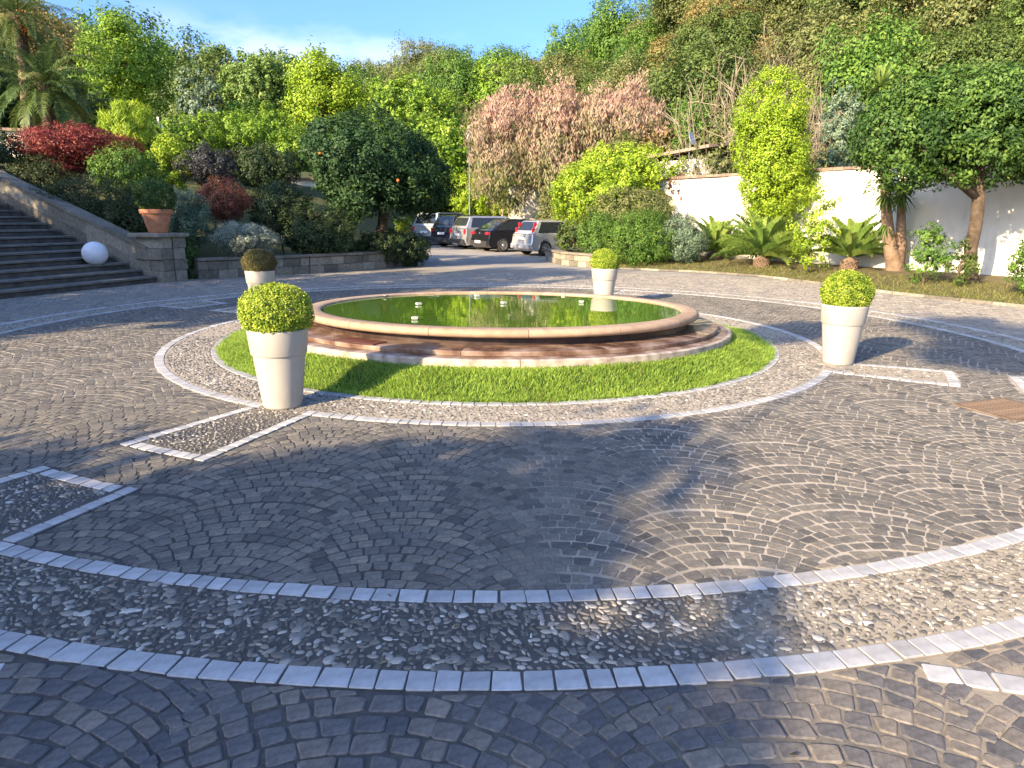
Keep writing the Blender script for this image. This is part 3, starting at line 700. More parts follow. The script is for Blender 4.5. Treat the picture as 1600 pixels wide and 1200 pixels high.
gr = link('grass', np_mesh('grass', V.reshape(-1, 3), Fb, np.repeat(np.clip(rng.normal(.52, .22, n) + .16 * np.sin(X * 2.1 + 2) * np.sin(Y * 3.1) + .14 * np.sin(X * 7.3) * np.sin(Y * 6.1 + X * 2), 0, 1), 5)), M['grass'])
tag(gr, 'short bright green grass ringing the fountain', 'grass', kind='stuff')

# ------------------------------------------------------------------ foliage tools
def unit(v): return v / np.maximum(np.linalg.norm(v, axis=1, keepdims=True), 1e-9)
def leaf_arrays(C, N, Ln, Wd, g, droop=0.0, fold=.18):
    n = len(C); r_ = g.normal(size=(n, 3)); N = unit(N); t = r_ - (r_ * N).sum(1, keepdims=True) * N
    t = unit(t); t[:, 2] -= droop; t = unit(t); b = unit(np.cross(N, t))
    Ls = (Ln * g.uniform(.65, 1.3, n))[:, None]; Ws = (Wd * g.uniform(.7, 1.25, n))[:, None]
    return np.stack([C - t * Ls * .5, C + b * Ws * .5 + N * fold * Ws, C + t * Ls * .5, C - b * Ws * .5 + N * fold * Ws], 1)
def lumpy(D, g, amp, k=7):
    s = np.zeros(len(D))
    for _ in range(k):
        v = g.normal(size=3) * g.uniform(1.5, 5.5); s += np.sin(D @ v + g.uniform(0, 6.3))
    return 1 + amp * s / math.sqrt(k)
def crown_mesh(name, ells, n_clump, per, clump_r, leaf, seed, wid=.5, droop=0.0, amp=.17, fill=.35, flat=1.0, up=.35, min_z=None, light=.22, rough=.55, zgrad=0.0):
    """leaf clumps spread over and through a set of ellipsoids (x,y,z,rx,ry,rz)"""
    g = np.random.default_rng(seed); Cs, Ns, Rs = [], [], []
    ar = np.array([(e[3] * e[4] + e[4] * e[5] + e[3] * e[5]) for e in ells]); ar = ar / ar.sum()
    for e, wt in zip(ells, ar):
        m_ = max(4, int(n_clump * wt)); D = unit(g.normal(size=(m_, 3))); s = lumpy(D, g, amp)
        rad = np.where(g.random(m_) < fill, g.uniform(.35, .9, m_), g.uniform(.9, 1.04, m_)) * s
        cc = np.array(e[:3]) + D * rad[:, None] * np.array(e[3:6])
        no = unit(D / np.array(e[3:6])); cs = clump_r * g.uniform(.6, 1.35, m_)
        sub = g.normal(size=(m_, per, 3)); nl_ = np.linalg.norm(sub, axis=2, keepdims=True); sub = sub / nl_ * np.minimum(nl_, 1.55) * cs[:, None, None] * .62; sub[..., 2] *= flat
        pts = cc[:, None] + sub
        nn = no[:, None] * .9 + unit(sub.reshape(-1, 3)).reshape(sub.shape) * .6 + g.normal(size=sub.shape) * rough; nn[..., 2] += up
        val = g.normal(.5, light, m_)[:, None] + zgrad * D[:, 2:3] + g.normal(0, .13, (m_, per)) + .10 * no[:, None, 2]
        Cs.append(pts.reshape(-1, 3)); Ns.append(nn.reshape(-1, 3)); Rs.append(val.ravel())
    C, N, R_ = np.concatenate(Cs), np.concatenate(Ns), np.concatenate(Rs)
    if min_z is not None: k_ = C[:, 2] > min_z; C, N, R_ = C[k_], N[k_], R_[k_]
    V = leaf_arrays(C, N, leaf, leaf * wid, g, droop); n_ = len(C)
    return np_mesh(name, V.reshape(-1, 3), np.arange(n_ * 4).reshape(-1, 4), np.repeat(np.clip(R_, 0, 1), 4))
def trunk_mb(base, top, r0, r1, limbs=(), seed=0, seg=9, bend=.06):
    g = np.random.default_rng(seed); m_ = MB(); base, top = np.array(base, float), np.array(top, float); L_ = np.linalg.norm(top - base)
    pts = [base + (top - base) * t + np.append(g.normal(0, bend * L_ * .3, 2), 0) * math.sin(t * math.pi) for t in np.linspace(0, 1, 7)]
    rad = [r0 * 1.35 if i == 0 else r0 + (r1 - r0) * i / 6 for i in range(7)]
    m_.tube(pts, rad, seg)
    for tgt in limbs:
        st = pts[4] if g.random() < .5 else pts[6]; tgt = np.array(tgt, float); mid = (st + tgt) / 2 + g.normal(0, .1 * np.linalg.norm(tgt - st), 3)
        m_.tube([st, mid, tgt], [r1 * .8, r1 * .5, r1 * .2], 6)
    return m_
def make_tree(name, label, cat, base, ells, mat, seed, n_clump=260, per=60, clump_r=.3, leaf=.12, trunk=(.12, .07), bark='bark', group=None, trunk_top=None, use_limbs=True, **kw):
    """thing at its base; ells are in world coordinates"""
    base = np.array(base, float); o = empty(name, base, 0, label, cat, group)
    el = [(e[0] - base[0], e[1] - base[1], e[2] - base[2], *e[3:]) for e in ells]
    g = np.random.default_rng(seed + 7)
    top = np.average([e[:3] for e in el], axis=0); limbs = []
    if trunk_top is not None: top = np.array(trunk_top) - base
    for e in el:
        for _ in range(4 if len(el) < 4 else 2):
            d = unit(g.normal(size=(1, 3)))[0]; d[2] = abs(d[2]) * .6; limbs.append(np.array(e[:3]) + d * np.array(e[3:6]) * .75)
    trunk_mb((0, 0, -.1), top, trunk[0], trunk[1], limbs if use_limbs else (), seed).build('trunk', M[bark], o, True)
    link('crown', crown_mesh('crown', el, n_clump, per, clump_r, leaf, seed, **kw), M[mat], o)
    return o
def box_ell(x0, x1, y0, y1, Y, dep=None, over=0.0):
    """ellipsoid filling a photo-pixel box at distance Y"""
    c = at((x0 + x1) / 2, (y0 + y1) / 2, Y); rx = pxm((x1 - x0) / 2, Y) * .88; rz = pxm((y1 - y0) / 2, Y) * .88
    return (c[0], c[1], c[2], rx, dep or rx, rz)
def ground_z(x, y): return float(terrain_h(x, y)) - .04
def plant(name, label, cat, box, Y, mat, seed, dep=None, extra=(), leaf=.09, cover=1.0, clump=None, trunk=None, bark='bark', group=None, base_px=None, base_z=None, **kw):
    ells = [box_ell(*box, Y, dep)] + [box_ell(*b, Y + dy) for *b, dy in [tuple(e) for e in extra]]
    e0 = ells[0]; bx, by = e0[0], e0[1]
    if base_px is not None: b = at(base_px, 400, Y); bx, by = b[0], b[1]
    zlow = min(e[2] - e[5] for e in ells)
    bz = base_z if base_z is not None else min(ground_z(bx, by), zlow)
    ar = sum(4.2 * ((e[3] * e[4] + e[4] * e[5] + e[3] * e[5]) / 3) * 3 for e in ells)
    cl = clump or max(.10, .16 * min(e0[3], e0[5]) ** .6)
    la = leaf * leaf * kw.get('wid', .5) * .6
    nl = min(70000, int(ar * 2.0 * cover / la)); per = 36; nc = max(30, nl // per)
    tr = trunk or (max(.03, .05 * e0[3]), max(.02, .03 * e0[3]))
    return make_tree(name, label, cat, (bx, by, bz), ells, mat, seed, nc, per, cl, leaf, tr, bark, group, **kw)

# ------------------------------------------------------------------ planters with clipped box
def planter(label, x, y, rx, rz, cz, mat, seed, flat=False, rot=0.0):
    o = empty('tall_planter', (x, y, .004), rot, label, 'planter', 'white planters round the fountain')
    prof = [(0, 0), (.150, 0), (.160, .006), (.163, .02), (.214, .452), (.2145, .460), (.226, .462), (.2290, .468), (.247, .655), (.247, .668), (.240, .674), (.226, .672), (.222, .62), (0, .62)]
    m_ = MB(); m_.lathe(prof, 0, tp, 48); autosmooth(m_.build('pot', M['pot'], o), 50)
    m_ = MB(); m_.lathe([(.222, .622), (.15, .632), (0, .636)], 0, tp, 24); m_.build('soil', M['soil'], o, True)
    g = np.random.default_rng(seed); n_ = 17000
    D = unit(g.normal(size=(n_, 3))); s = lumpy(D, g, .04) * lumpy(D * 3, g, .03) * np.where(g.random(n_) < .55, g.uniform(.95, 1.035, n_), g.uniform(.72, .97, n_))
    P = D * s[:, None] * np.array([rx, rx, rz]); P[:, 2] += cz
    if flat: P[:, 2] = np.maximum(P[:, 2], .66 + g.uniform(0, .03, n_))
    P[:, 2] = np.maximum(P[:, 2], .64 + g.uniform(0, .04, n_))
    lump = lumpy(D * 3.5, g, .16) - 1
    V = leaf_arrays(P, D * .7 + g.normal(size=D.shape) * .6 + [0, 0, .25], .019, .0125, g)
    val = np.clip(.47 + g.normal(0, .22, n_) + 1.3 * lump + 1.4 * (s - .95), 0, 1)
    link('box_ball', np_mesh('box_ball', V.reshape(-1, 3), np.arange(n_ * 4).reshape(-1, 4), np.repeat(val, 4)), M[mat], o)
    m_ = MB(); m_.tube([(0, 0, .6), (0, 0, cz)], [.025, .015], 7)
    for k in range(7):
        d = unit(g.normal(size=(1, 3)))[0]; d[2] = abs(d[2]); m_.tube([(0, 0, .68), tuple(np.array((0, 0, cz)) + d * np.array((rx, rx, rz)) * .8)], [.010, .004], 5)
    m_.build('stem', M['bark'], o)
    return o
planter('cream planter nearest the viewer with a rounded yellow-green box ball', -1.97, 5.66, .285, .235, .80, 'box', 21)
planter('cream planter right of the fountain with a low flat-topped box bush', 3.73, 7.66, .265, .24, .80, 'box', 22, True)
planter('small distant cream planter standing behind the basin, mirrored in the water', 1.72, 12.95, .27, .23, .79, 'box', 23)
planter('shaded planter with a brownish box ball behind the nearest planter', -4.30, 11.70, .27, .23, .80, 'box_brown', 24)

# ------------------------------------------------------------------ stair, parapet, pillar on the left
U = np.array([-.952, .306]); Vv = np.array([.306, .952]); S0 = np.array([-8.50, 16.35])
st = empty('stairway', (*S0, 0), 0, 'broad dark stone stairway climbing out of the frame at left', 'stairs')
RISE, TREAD = .150, .40
angv = math.atan2(Vv[1], Vv[0])
for k in range(22):
    c2 = U * (TREAD * (k + .5)) - Vv * 3.6
    m = MB(); m.box((c2[0], c2[1], RISE * (k + 1) / 2 - .1), (7.2, TREAD - .004, RISE * (k + 1) - .02 + .1), angv); m.build('riser', M['stepst'], st)
    c2 = U * (TREAD * (k + .5) - .02) - Vv * 3.6
    m = MB(); m.box((c2[0], c2[1], RISE * (k + 1) - .022), (7.2, TREAD + .03, .044), angv, bev=.008); m.build('tread', M['nose'], st)
pw = empty('stair_parapet', (*S0, 0), 0, 'sloping rough stone parapet beside the stairway', 'parapet')
SL = RISE / TREAD
for k in range(15):
    t0, t1 = k * .62, (k + 1) * .62 - .008
    for lo, hi in ((-.3, .36), (.368, .70)):
        P = []
        for (t, z) in ((t0, lo + t0 * SL), (t1, lo + t1 * SL), (t1, hi + t1 * SL), (t0, hi + t0 * SL)):
            for wv in (.06, .40): q = U * (t + .2) + Vv * wv; P.append((q[0], q[1], z + .03))
        m = MB(); m.add(P, [(0, 2, 4, 6), (1, 7, 5, 3), (0, 1, 3, 2), (2, 3, 5, 4), (4, 5, 7, 6), (6, 7, 1, 0)])
        m.build('stone', M['wall_stone'], pw, rnd=float(rng.uniform(.1, .9)))
    P = []
    for (t, z) in ((t0, .70 + t0 * SL), (t1, .70 + t1 * SL), (t1, .78 + t1 * SL), (t0, .78 + t0 * SL)):
        for wv in (.01, .45): q = U * (t + .2) + Vv * wv; P.append((q[0], q[1], z + .034))
    m = MB(); m.add(P, [(0, 2, 4, 6), (1, 7, 5, 3), (0, 1, 3, 2), (2, 3, 5, 4), (4, 5, 7, 6), (6, 7, 1, 0)]); m.build('coping', M['wall_stone'], pw, rnd=float(rng.uniform(.0, .4)))
pc = gnd(243, 441); pc = np.array([pc[0], pc[1] + .4, 0])
pl = empty('stone_pillar', pc, angv, 'square stone pillar at the foot of the stairway', 'pillar')
for k in range(4):
    for j in (-1, 1):
        w1 = .36 + .05 * ((k % 2) * j)
        m = MB(); m.box((j * .2 + .025 * ((k % 2)) - .012, 0, .13 + k * .265), (w1, .78, .255), 0, bev=.012); m.build('block', M['wall_stone'], pl, rnd=float(rng.uniform(.2, .9)))
m = MB(); m.box((0, 0, 1.10), (.94, .94, .085), 0, bev=.02); m.build('cap', M['wall_stone'], pl, rnd=.7)
tpz = 1.145
tpo = empty('terracotta_pot', (pc[0], pc[1], tpz), 0, 'terracotta pot with a dark clipped ball on the stair pillar', 'flower pot')
m = MB(); m.lathe([(0, 0), (.20, 0), (.215, .02), (.325, .44), (.355, .445), (.365, .46), (.37, .54), (.35, .55), (.33, .54), (.31, .47), (0, .46)], 0, tp, 36); autosmooth(m.build('pot', M['terra'], tpo), 40)
link('foliage', crown_mesh('foliage', [(0, 0, .84, .44, .44, .40)], 520, 30, .06, .035, 31, amp=.02, fill=.2), M['box_dark'], tpo)
m = MB(); m.tube([(0, 0, .4), (0, 0, .8)], .03, 7); m.build('stem', M['bark'], tpo)
gp = at(148, 394, 15.9); gl = empty('globe_lamp', (gp[0], gp[1], gp[2] - .30), 0, 'white globe lamp resting on the stairs by the parapet', 'globe lamp')
m = MB(); m.lathe([(.0001, .54)] + [(.27 * math.sin(math.pi * i / 16), .27 + .27 * math.cos(math.pi * i / 16)) for i in range(1, 16)] + [(.0001, 0)], 0, tp, 32); m.build('globe', M['globe'], gl, True)
m = MB(); m.lathe([(.09, -.12), (.09, .02), (.0, .02)], 0, tp, 16); m.build('socket', M['trim'], gl)

# ------------------------------------------------------------------ low planter walls
def block_wall(name, label, path, hgt, courses, thick, blk, cat='planter wall', cap=True):
    o = empty(name, (*path[0], 0), 0, label, cat); p0 = np.array(path[0])
    for i in range(len(path) - 1):
        a_, b_ = np.array(path[i]), np.array(path[i + 1]); L_ = np.linalg.norm(b_ - a_); d = (b_ - a_) / L_; az = math.atan2(d[1], d[0]); n_ = max(1, round(L_ / blk))
        ch = (hgt - (.07 if cap else 0)) / courses
        for c_ in range(courses):
            e = np.linspace(0, L_, n_ + 1)
            if c_ % 2: e = np.concatenate([[0], (e[:-1] + e[1:]) / 2, [L_]])
            for k in range(len(e) - 1):
                mid = a_ + d * (e[k] + e[k + 1]) / 2 - p0
                m_ = MB(); m_.box((mid[0], mid[1], ch * (c_ + .5)), (e[k + 1] - e[k] - .012, thick + rng.uniform(-.015, .015), ch - .010), az, bev=.012); m_.build('stone', M['wall_stone'], o, rnd=float(rng.uniform(0, 1)))
        if cap:
            e = np.linspace(0, L_, max(1, round(L_ / (blk * 1.5))) + 1)
            for k in range(len(e) - 1):
                mid = a_ + d * (e[k] + e[k + 1]) / 2 - p0; m_ = MB(); m_.box((mid[0], mid[1], hgt - .03), (e[k + 1] - e[k] - .010, thick + .09, .065), az, bev=.012); m_.build('coping', M['wall_stone'], o, rnd=float(rng.uniform(.1, .6)))
    return o
block_wall('planter_wall', 'low tuff planter wall below the round dark tree', [(-7.95, 17.30), (-5.75, 19.30), (-4.62, 20.85), (-3.30, 23.0), (-4.0, 26.5)], .52, 2, .26, .50)
block_wall('planter_wall', 'short low stone planter wall beside the pale hatchback', [(1.35, 26.5), (1.75, 23.7), (2.75, 22.35)], .45, 2, .26, .45)
kp = [(2.8, 22.2), (4.0, 21.65), (5.6, 20.9), (7.0, 19.5), (7.8, 17.4), (8.45, 15.2), (9.15, 13.95), (9.75, 12.9), (10.9, 11.0), (12.2, 8.4)]
block_wall('kerb', 'thin stone kerb edging the flower bed under the white wall', kp, .07, 1, .10, .6, 'kerb', False)
# flower bed between kerb and white wall
WL0, WL1 = np.array([4.6, 28.4]), np.array([15.6, 11.5])
m = MB(); n = len(kp); vs = []
for i, q in enumerate(kp):
    t = i / (n - 1); w_ = WL0 + (WL1 - WL0) * t
    for k in range(5): s = k / 4; vs.append((q[0] * (1 - s) + w_[0] * s, q[1] * (1 - s) + w_[1] * s, .045 + .26 * math.sin(s * 1.57)))
m.add(vs, [(i * 5 + k, (i + 1) * 5 + k, (i + 1) * 5 + k + 1, i * 5 + k + 1) for i in range(n - 1) for k in range(4)])
tag(m.build('flower_bed', M['bed'], None, True), 'dry grassy flower bed along the white wall', 'flower bed', kind='structure')
# sparse grass of the bed
nb = 14000; ii = rng.integers(0, n - 1, nb); tt = rng.random(nb); ss = rng.random(nb) ** 1.6 * .55
kpa = np.array(kp); qa = kpa[ii] * (1 - tt[:, None]) + kpa[ii + 1] * tt[:, None]; wa = WL0 + (WL1 - WL0) * ((ii + tt) / (n - 1))[:, None]
pa = qa * (1 - ss[:, None]) + wa * ss[:, None]
V = blades(pa[:, 0], pa[:, 1], .04 + .26 * np.sin(ss * 1.57), rng.uniform(.03, .09, nb), rng.uniform(.008, .016, nb), .7)
lm('bedgrass', (.06, .075, .02), (.11, .12, .03), (.18, .17, .06))
tag(link('bed_grass', np_mesh('bed_grass', V.reshape(-1, 3), np.arange(nb * 5).reshape(-1, 5), np.repeat(rng.random(nb), 5)), M['bedgrass']), 'thin yellowish grass in the flower bed', 'grass', kind='stuff')

# ------------------------------------------------------------------ white boundary wall
bw = empty('boundary_wall', (*WL0, 0), 0, 'white plastered boundary wall with brown coping', 'wall')
dW = WL1 - WL0; LW = np.linalg.norm(dW); dW = dW / LW; azw = math.atan2(dW[1], dW[0]); HW = 2.95
for k in range(4):
    l0, l1_ = LW * k / 4, LW * (k + 1) / 4; mid = dW * (l0 + l1_) / 2
    m = MB(); m.box((mid[0], mid[1], HW / 2 - .1 + .02 * k), (l1_ - l0 - .006, .28, HW + .2), azw); m.build('wall_panel', M['plaster'], bw)
nc_ = int(LW / .34)
for k in range(nc_):
    mid = dW * (LW * (k + .5) / nc_); m = MB(); m.box((mid[0], mid[1], HW + .085), (LW / nc_ - .012, .36, .09 + rng.uniform(-.01, .015)), azw, bev=.02); m.build('coping_tile', M['brickcap'], bw, rnd=float(rng.random()))
wlp = at(1034, 276, 27.0)
wl = empty('wall_lamp', wlp, 0, 'small white box lamp above the bright shrub', 'lamp'); m = MB(); m.box((0, 0, 0), (.26, .2, .18), bev=.02); m.build('housing', M['lampw'], wl); m = MB(); m.box((0, 0, -1.2), (.05, .05, 2.2)); m.build('post', M['metal'], wl)

# ------------------------------------------------------------------ cars
def side_shell(poly, yfun, rows):
    """loft a side outline across the width; yfun(z,row) gives half widths"""
    bm = bmesh.new(); rings = []
    for rw, (yy, sc) in enumerate(rows):
        cx = sum(p[0] for p in poly) / len(poly); cz = sum(p[1] for p in poly) / len(poly)
        rings.append([bm.verts.new((cx + (p[0] - cx) * sc[0], yfun(p[1]) * yy, cz + (p[1] - cz) * sc[1])) for p in poly])
    n_ = len(poly)
    for a_, b_ in zip(rings[:-1], rings[1:]):
        for i in range(n_): bm.faces.new((a_[i], a_[(i + 1) % n_], b_[(i + 1) % n_], b_[i]))
    bm.faces.new(rings[0][::-1]); bm.faces.new(rings[-1])
    bmesh.ops.triangulate(bm, faces=[f for f in bm.faces if len(f.verts) > 4]); bmesh.ops.recalc_face_normals(bm, faces=bm.faces)
    me = bpy.data.meshes.new('body'); bm.to_mesh(me); bm.free(); return me
def car(label, loc, head, paint, Lc, Wc, Hc, belt, kind):
    o = empty('parked_car', loc, head, label, 'car', 'cars parked beyond the court')
    hl, wr = Lc / 2, .315 if kind != 'suv' else .36
    ax_r, ax_f = -hl + .22 * Lc * .82, hl - .20 * Lc
    def arch(cx):
        R_ = wr + .055; return [(cx + R_ * math.cos(t), wr + R_ * math.sin(t)) for t in np.linspace(math.pi + .25, -.25, 9)]
    zb = .20
    rear_out = .05 if kind == 'sedan' else .02
    low = [(-hl + .10, zb)] + [p for p in arch(ax_r)] + [p for p in arch(ax_f)] + [(hl - .08, zb + .02), (hl, .42), (hl - .04, .62), (hl - .30, belt - .12), (hl - .30 * Lc, belt), (0, belt + .02), (-hl + .30, belt + .03), (-hl + rear_out, belt - .02), (-hl - .01, .62), (-hl - .05, .50), (-hl - .04, .36)]
    yf = lambda z: Wc / 2 * (1 - .05 * max(0, (z - .7)) / .4 - .04 * max(0, .45 - z))
    me = side_shell(low, yf, [(-1, (.975, .96)), (-.97, (.995, .99)), (-.6, (1, 1)), (.6, (1, 1)), (.97, (.995, .99)), (1, (.975, .96))])
    body = link('body', me, M[paint], o); autosmooth(body, 32)
    if kind == 'hatch': gh = [(-hl + .05, belt), (-hl + .16, belt + .12), (-hl + .42, Hc - .06), (-hl + .62, Hc), (.15, Hc), (.35, Hc - .03), (hl - .28 * Lc, belt)]
    elif kind == 'suv': gh = [(-hl + .04, belt), (-hl + .10, belt + .10), (-hl + .34, Hc - .07), (-hl + .55, Hc), (.10, Hc), (.32, Hc - .04), (hl - .29 * Lc, belt)]
    else: gh = [(-hl + .12, belt + .01), (-hl + .62, belt + .24), (-hl + 1.15, Hc - .03), (-hl + 1.55, Hc), (.12, Hc - .01), (.40, Hc - .08), (hl - .27 * Lc, belt)]
    zt = Hc
    yg = lambda z: Wc / 2 * (.95 - .19 * (z - belt) / (zt - belt))
    me = side_shell([(p[0], p[1]) for p in gh], yg, [(-1, (.985, .99)), (-.96, (1, 1)), (.96, (1, 1)), (1, (.985, .99))])
    cab = link('cabin', me, M[paint], o); autosmooth(cab, 32)
    # rear window
    a_, b_ = (np.array(gh[1]), np.array(gh[2])) if kind != 'sedan' else (np.array(gh[0]) * .6 + np.array(gh[1]) * .4, np.array(gh[2]))
    nrm = np.array([-(b_ - a_)[1], (b_ - a_)[0]]); nrm = nrm / np.linalg.norm(nrm) * .014
    if nrm[0] > 0: nrm = -nrm
    a2, b2 = a_ + (b_ - a_) * .05 + nrm, a_ + (b_ - a_) * .93 + nrm
    m_ = MB(); ya, yb = yg(a2[1]) * .86, yg(b2[1]) * .86
    m_.add([(a2[0], -ya, a2[1]), (a2[0], ya, a2[1]), (b2[0], yb, b2[1]), (b2[0], -yb, b2[1])], [(0, 1, 2, 3)]); m_.add([(a2[0] + .03, -ya, a2[1]), (a2[0] + .03, ya, a2[1]), (b2[0] + .03, yb, b2[1]), (b2[0] + .03, -yb, b2[1])], [(3, 2, 1, 0)])
    m_.build('rear_window', M['carglass'], o)
    # side windows
    zr, zs = belt + .05, Hc - .085
    def xr(z): # rear cabin edge at height
        for p, q in zip(gh[:3], gh[1:4]):
            if p[1] <= z <= q[1] + 1e-6: return p[0] + (q[0] - p[0]) * (z - p[1]) / max(q[1] - p[1], 1e-6)
        return gh[3][0]
    def xf(z):
        p, q = gh[-1], gh[-2]; return p[0] + (q[0] - p[0]) * min(1, (z - p[1]) / (q[1] - p[1]))
    xm = .02 * Lc; c3 = (xr(zr) + .24, xr(zs) + .14)
    for s_ in (-1, 1):
        for (xa0, xa1, xb0, xb1) in ((c3[0], c3[1], xm - .05, xm - .05), (xm + .05, xm + .05, xf(zr) - .16, xf(zs) - .06)):
            m_ = MB(); y0, y1 = s_ * (yg(zr) + .012), s_ * (yg(zs) + .012)
            P = [(xa0, y0, zr), (xb0, y0, zr), (xb1, y1, zs), (xa1, y1, zs)]; m_.add(P + [(p[0], p[1] - s_ * .03, p[2]) for p in P], [(0, 1, 2, 3), (7, 6, 5, 4), (0, 4, 5, 1), (1, 5, 6, 2), (2, 6, 7, 3), (3, 7, 4, 0)])
            m_.build('side_window', M['carglass'], o)
        m_ = MB(); m_.box((xm - .35, s_ * (yf(belt - .13) + .012), belt - .12), (.17, .03, .03), 0, bev=.006); m_.build('door_handle', M['trim'] if kind == 'hatch' else M['alloy'], o)
        m_ = MB(); m_.box((xf(zr) - .18, s_ * (Wc / 2 + .07), belt + .09), (.10, .18, .14), 0, bev=.03); m_.build('mirror', M[paint], o)
        # tail light wraps the corner
        m_ = MB()
        if kind == 'hatch':
            for (xx, z_, dz) in ((-hl + .045, belt - .16, .30), (-hl + .13, belt + .13, .30), (-hl + .24, belt + .38, .22)): m_.box((xx + .02, s_ * (Wc / 2 - .12 - max(0, z_ - belt) * .22), z_), (.10, .09, dz * .8), 0, bev=.02)
        elif kind == 'suv': m_.box((-hl + .03, s_ * (Wc / 2 - .13), belt - .14), (.13, .15, .22), 0, bev=.02)
        else: m_.box((-hl + .05, s_ * (Wc / 2 - .17), belt - .10), (.17, .28, .12), 0, bev=.03)
        m_.build('tail_light', M['red_lens'], o)
    m_ = MB(); m_.box((-hl - .045, 0, .40), (.12, Wc * .93, .20), 0, bev=.03); bp = m_.build('bumper', M['trim'] if kind != 'hatch' else M[paint], o)
    m_ = MB(); m_.box((-hl - .03 if kind != 'sedan' else -hl - .115, 0, .72 if kind != 'sedan' else .46), (.03, .52, .115), 0); m_.build('number_plate', M['plate'], o)
    m_ = MB(); m_.lathe([(.0, .02), (.045, .02), (.045, 0)], 0, tp, 12); bd = m_.build('badge', M['alloy'], o); bd.location = (-hl + .0, 0, belt - .10); bd.rotation_euler.y = -math.pi / 2
    for ax in (ax_r, ax_f):
        for s_ in (-1, 1):
            wh = bpy.data.objects.new('wheel', None); COL.objects.link(wh); wh.parent = o; wh.location = (ax, s_ * (Wc / 2 - .10), wr); wh.rotation_euler.x = -s_ * math.pi / 2
            m_ = MB(); m_.lathe([(wr * .62, -.1), (wr * .95, -.1), (wr, -.07), (wr, .07), (wr * .95, .1), (wr * .62, .1)], 0, tp, 24); m_.build('tyre', M['rubber'], wh, True)
            m_ = MB(); m_.lathe([(wr * .63, .02), (wr * .63, .10), (wr * .56, .095), (wr * .54, .05)], 0, tp, 24)
            for k in range(7):
                t = tp * k / 7; m_.box((math.cos(t) * wr * .32, math.sin(t) * wr * .32, .08), (wr * .56, .05, .03), t)
            m_.lathe([(.06, .09), (.05, .105), (0, .107)], 0, tp, 12); m_.build('rim', M['alloy'], wh)
            m_ = MB(); m_.lathe([(wr * .63, .03), (0, .03)], 0, tp, 16); m_.build('brake_disc', M['trim'], wh)
    return o
HD = math.atan2(.50, .866)
def park(px, py, k=1.0): p = gnd(px, py); return p
f_ = np.array([math.cos(HD), math.sin(HD)]); s_v = np.array([-f_[1], f_[0]])
def car_at(rx_, ry_, Lc): return (rx_ + f_[0] * Lc / 2, ry_ + f_[1] * Lc / 2, -.004)
b0 = np.array([.36, 29.6])
car('pale silver hatchback with tall red tail lights, nearest of the parked cars', car_at(*b0, 3.8), HD, 'silver_paint', 3.8, 1.66, 1.48, .90, 'hatch')
car('glossy black fastback beside the pale hatchback', car_at(*(b0 + s_v * 3.5 + f_ * -.2), 4.3), HD, 'black_paint', 4.3, 1.79, 1.50, .95, 'sedan')
car('grey crossover with dark rear window between black and navy cars', car_at(*(b0 + s_v * 6.1 - f_ * .1), 4.4), HD, 'grey_paint', 4.4, 1.85, 1.62, 1.02, 'suv')
car('dark navy estate car between the grey and the silver vehicles', car_at(*(b0 + s_v * 8.8 - f_ * .1), 4.4), HD + .25, 'navy_paint', 4.4, 1.80, 1.66, 1.02, 'suv')
car('light silver tall estate farthest in the row of cars', car_at(*(b0 + s_v * 12.2), 4.6), HD + .45, 'silver_paint', 4.6, 1.90, 1.80, 1.05, 'suv')
car('white car mostly hidden behind the trunk of the round dark tree', (-6.8, 40.0, -.004), HD + .7, 'white_paint', 4.2, 1.75, 1.50, .92, 'hatch')

# ------------------------------------------------------------------ palms, cycads, yucca
def frond(base, azim, elev, L_, leaflet, nl, g, grav=1.2, wid=.022, hang=.6, curl=0.0):
    """rachis bending under its own weight with leaflets down both sides -> quads"""
    n_ = 12; p = np.array(base, float); pts = [p.copy()]; e = elev
    for i in range(n_):
        d = np.array([math.cos(azim) * math.cos(e), math.sin(azim) * math.cos(e), math.sin(e)]); p = p + d * L_ / n_; pts.append(p.copy()); e -= grav / n_ * (.5 + 1.0 * i / n_)
    pts = np.array(pts); side = np.array([-math.sin(azim), math.cos(azim), 0]); V = []
    for i in range(n_):
        w_ = .022 * L_ / 2 * (1 - i / n_ * .8); V.append([pts[i] - side * w_, pts[i] + side * w_, pts[i + 1] + side * w_ * .9, pts[i + 1] - side * w_ * .9])
    for t in np.linspace(.12, .99, nl):
        x = t * n_; i = min(int(x), n_ - 1); q = pts[i] + (pts[i + 1] - pts[i]) * (x - i); dr = unit((pts[i + 1] - pts[i])[None])[0]
        ll = leaflet * (math.sin(math.pi * min(1, t * .85 + .16)) ** .6) * g.uniform(.85, 1.1)
        upv = np.cross(side, dr); upv = upv * (1 if upv[2] > 0 else -1)
        for s_ in (-1, 1):
            d1 = unit((side * s_ * .85 + dr * .55 + upv * (.25 + curl) + g.normal(0, .08, 3))[None])[0]; mid = q + d1 * ll * .55
            d2 = d1 * 1.0; d2 = d2 - np.array([0, 0, hang]); d2 = unit(d2[None])[0]; end = mid + d2 * ll * .5
            wv = np.cross(d1, upv); wv = unit(wv[None])[0] * wid * .5
            V.append([q - wv * .6, q + wv * .6, mid + wv, mid - wv]); V.append([mid - wv, mid + wv, end + wv * .15, end - wv * .15])
    return V
def frond_mesh(name, specs, g, rb=.5):
    Vs, R_ = [], []
    for sp in specs:
        v = frond(*sp[:6], g, *sp[6:]); Vs += v; R_ += [np.clip(g.normal(rb, .22), 0, 1)] * len(v)
    V = np.array(Vs).reshape(-1, 3); n_ = len(Vs)
    return np_mesh(name, V, np.arange(n_ * 4).reshape(-1, 4), np.repeat(np.clip(np.array(R_) + g.normal(0, .1, n_), 0, 1), 4))
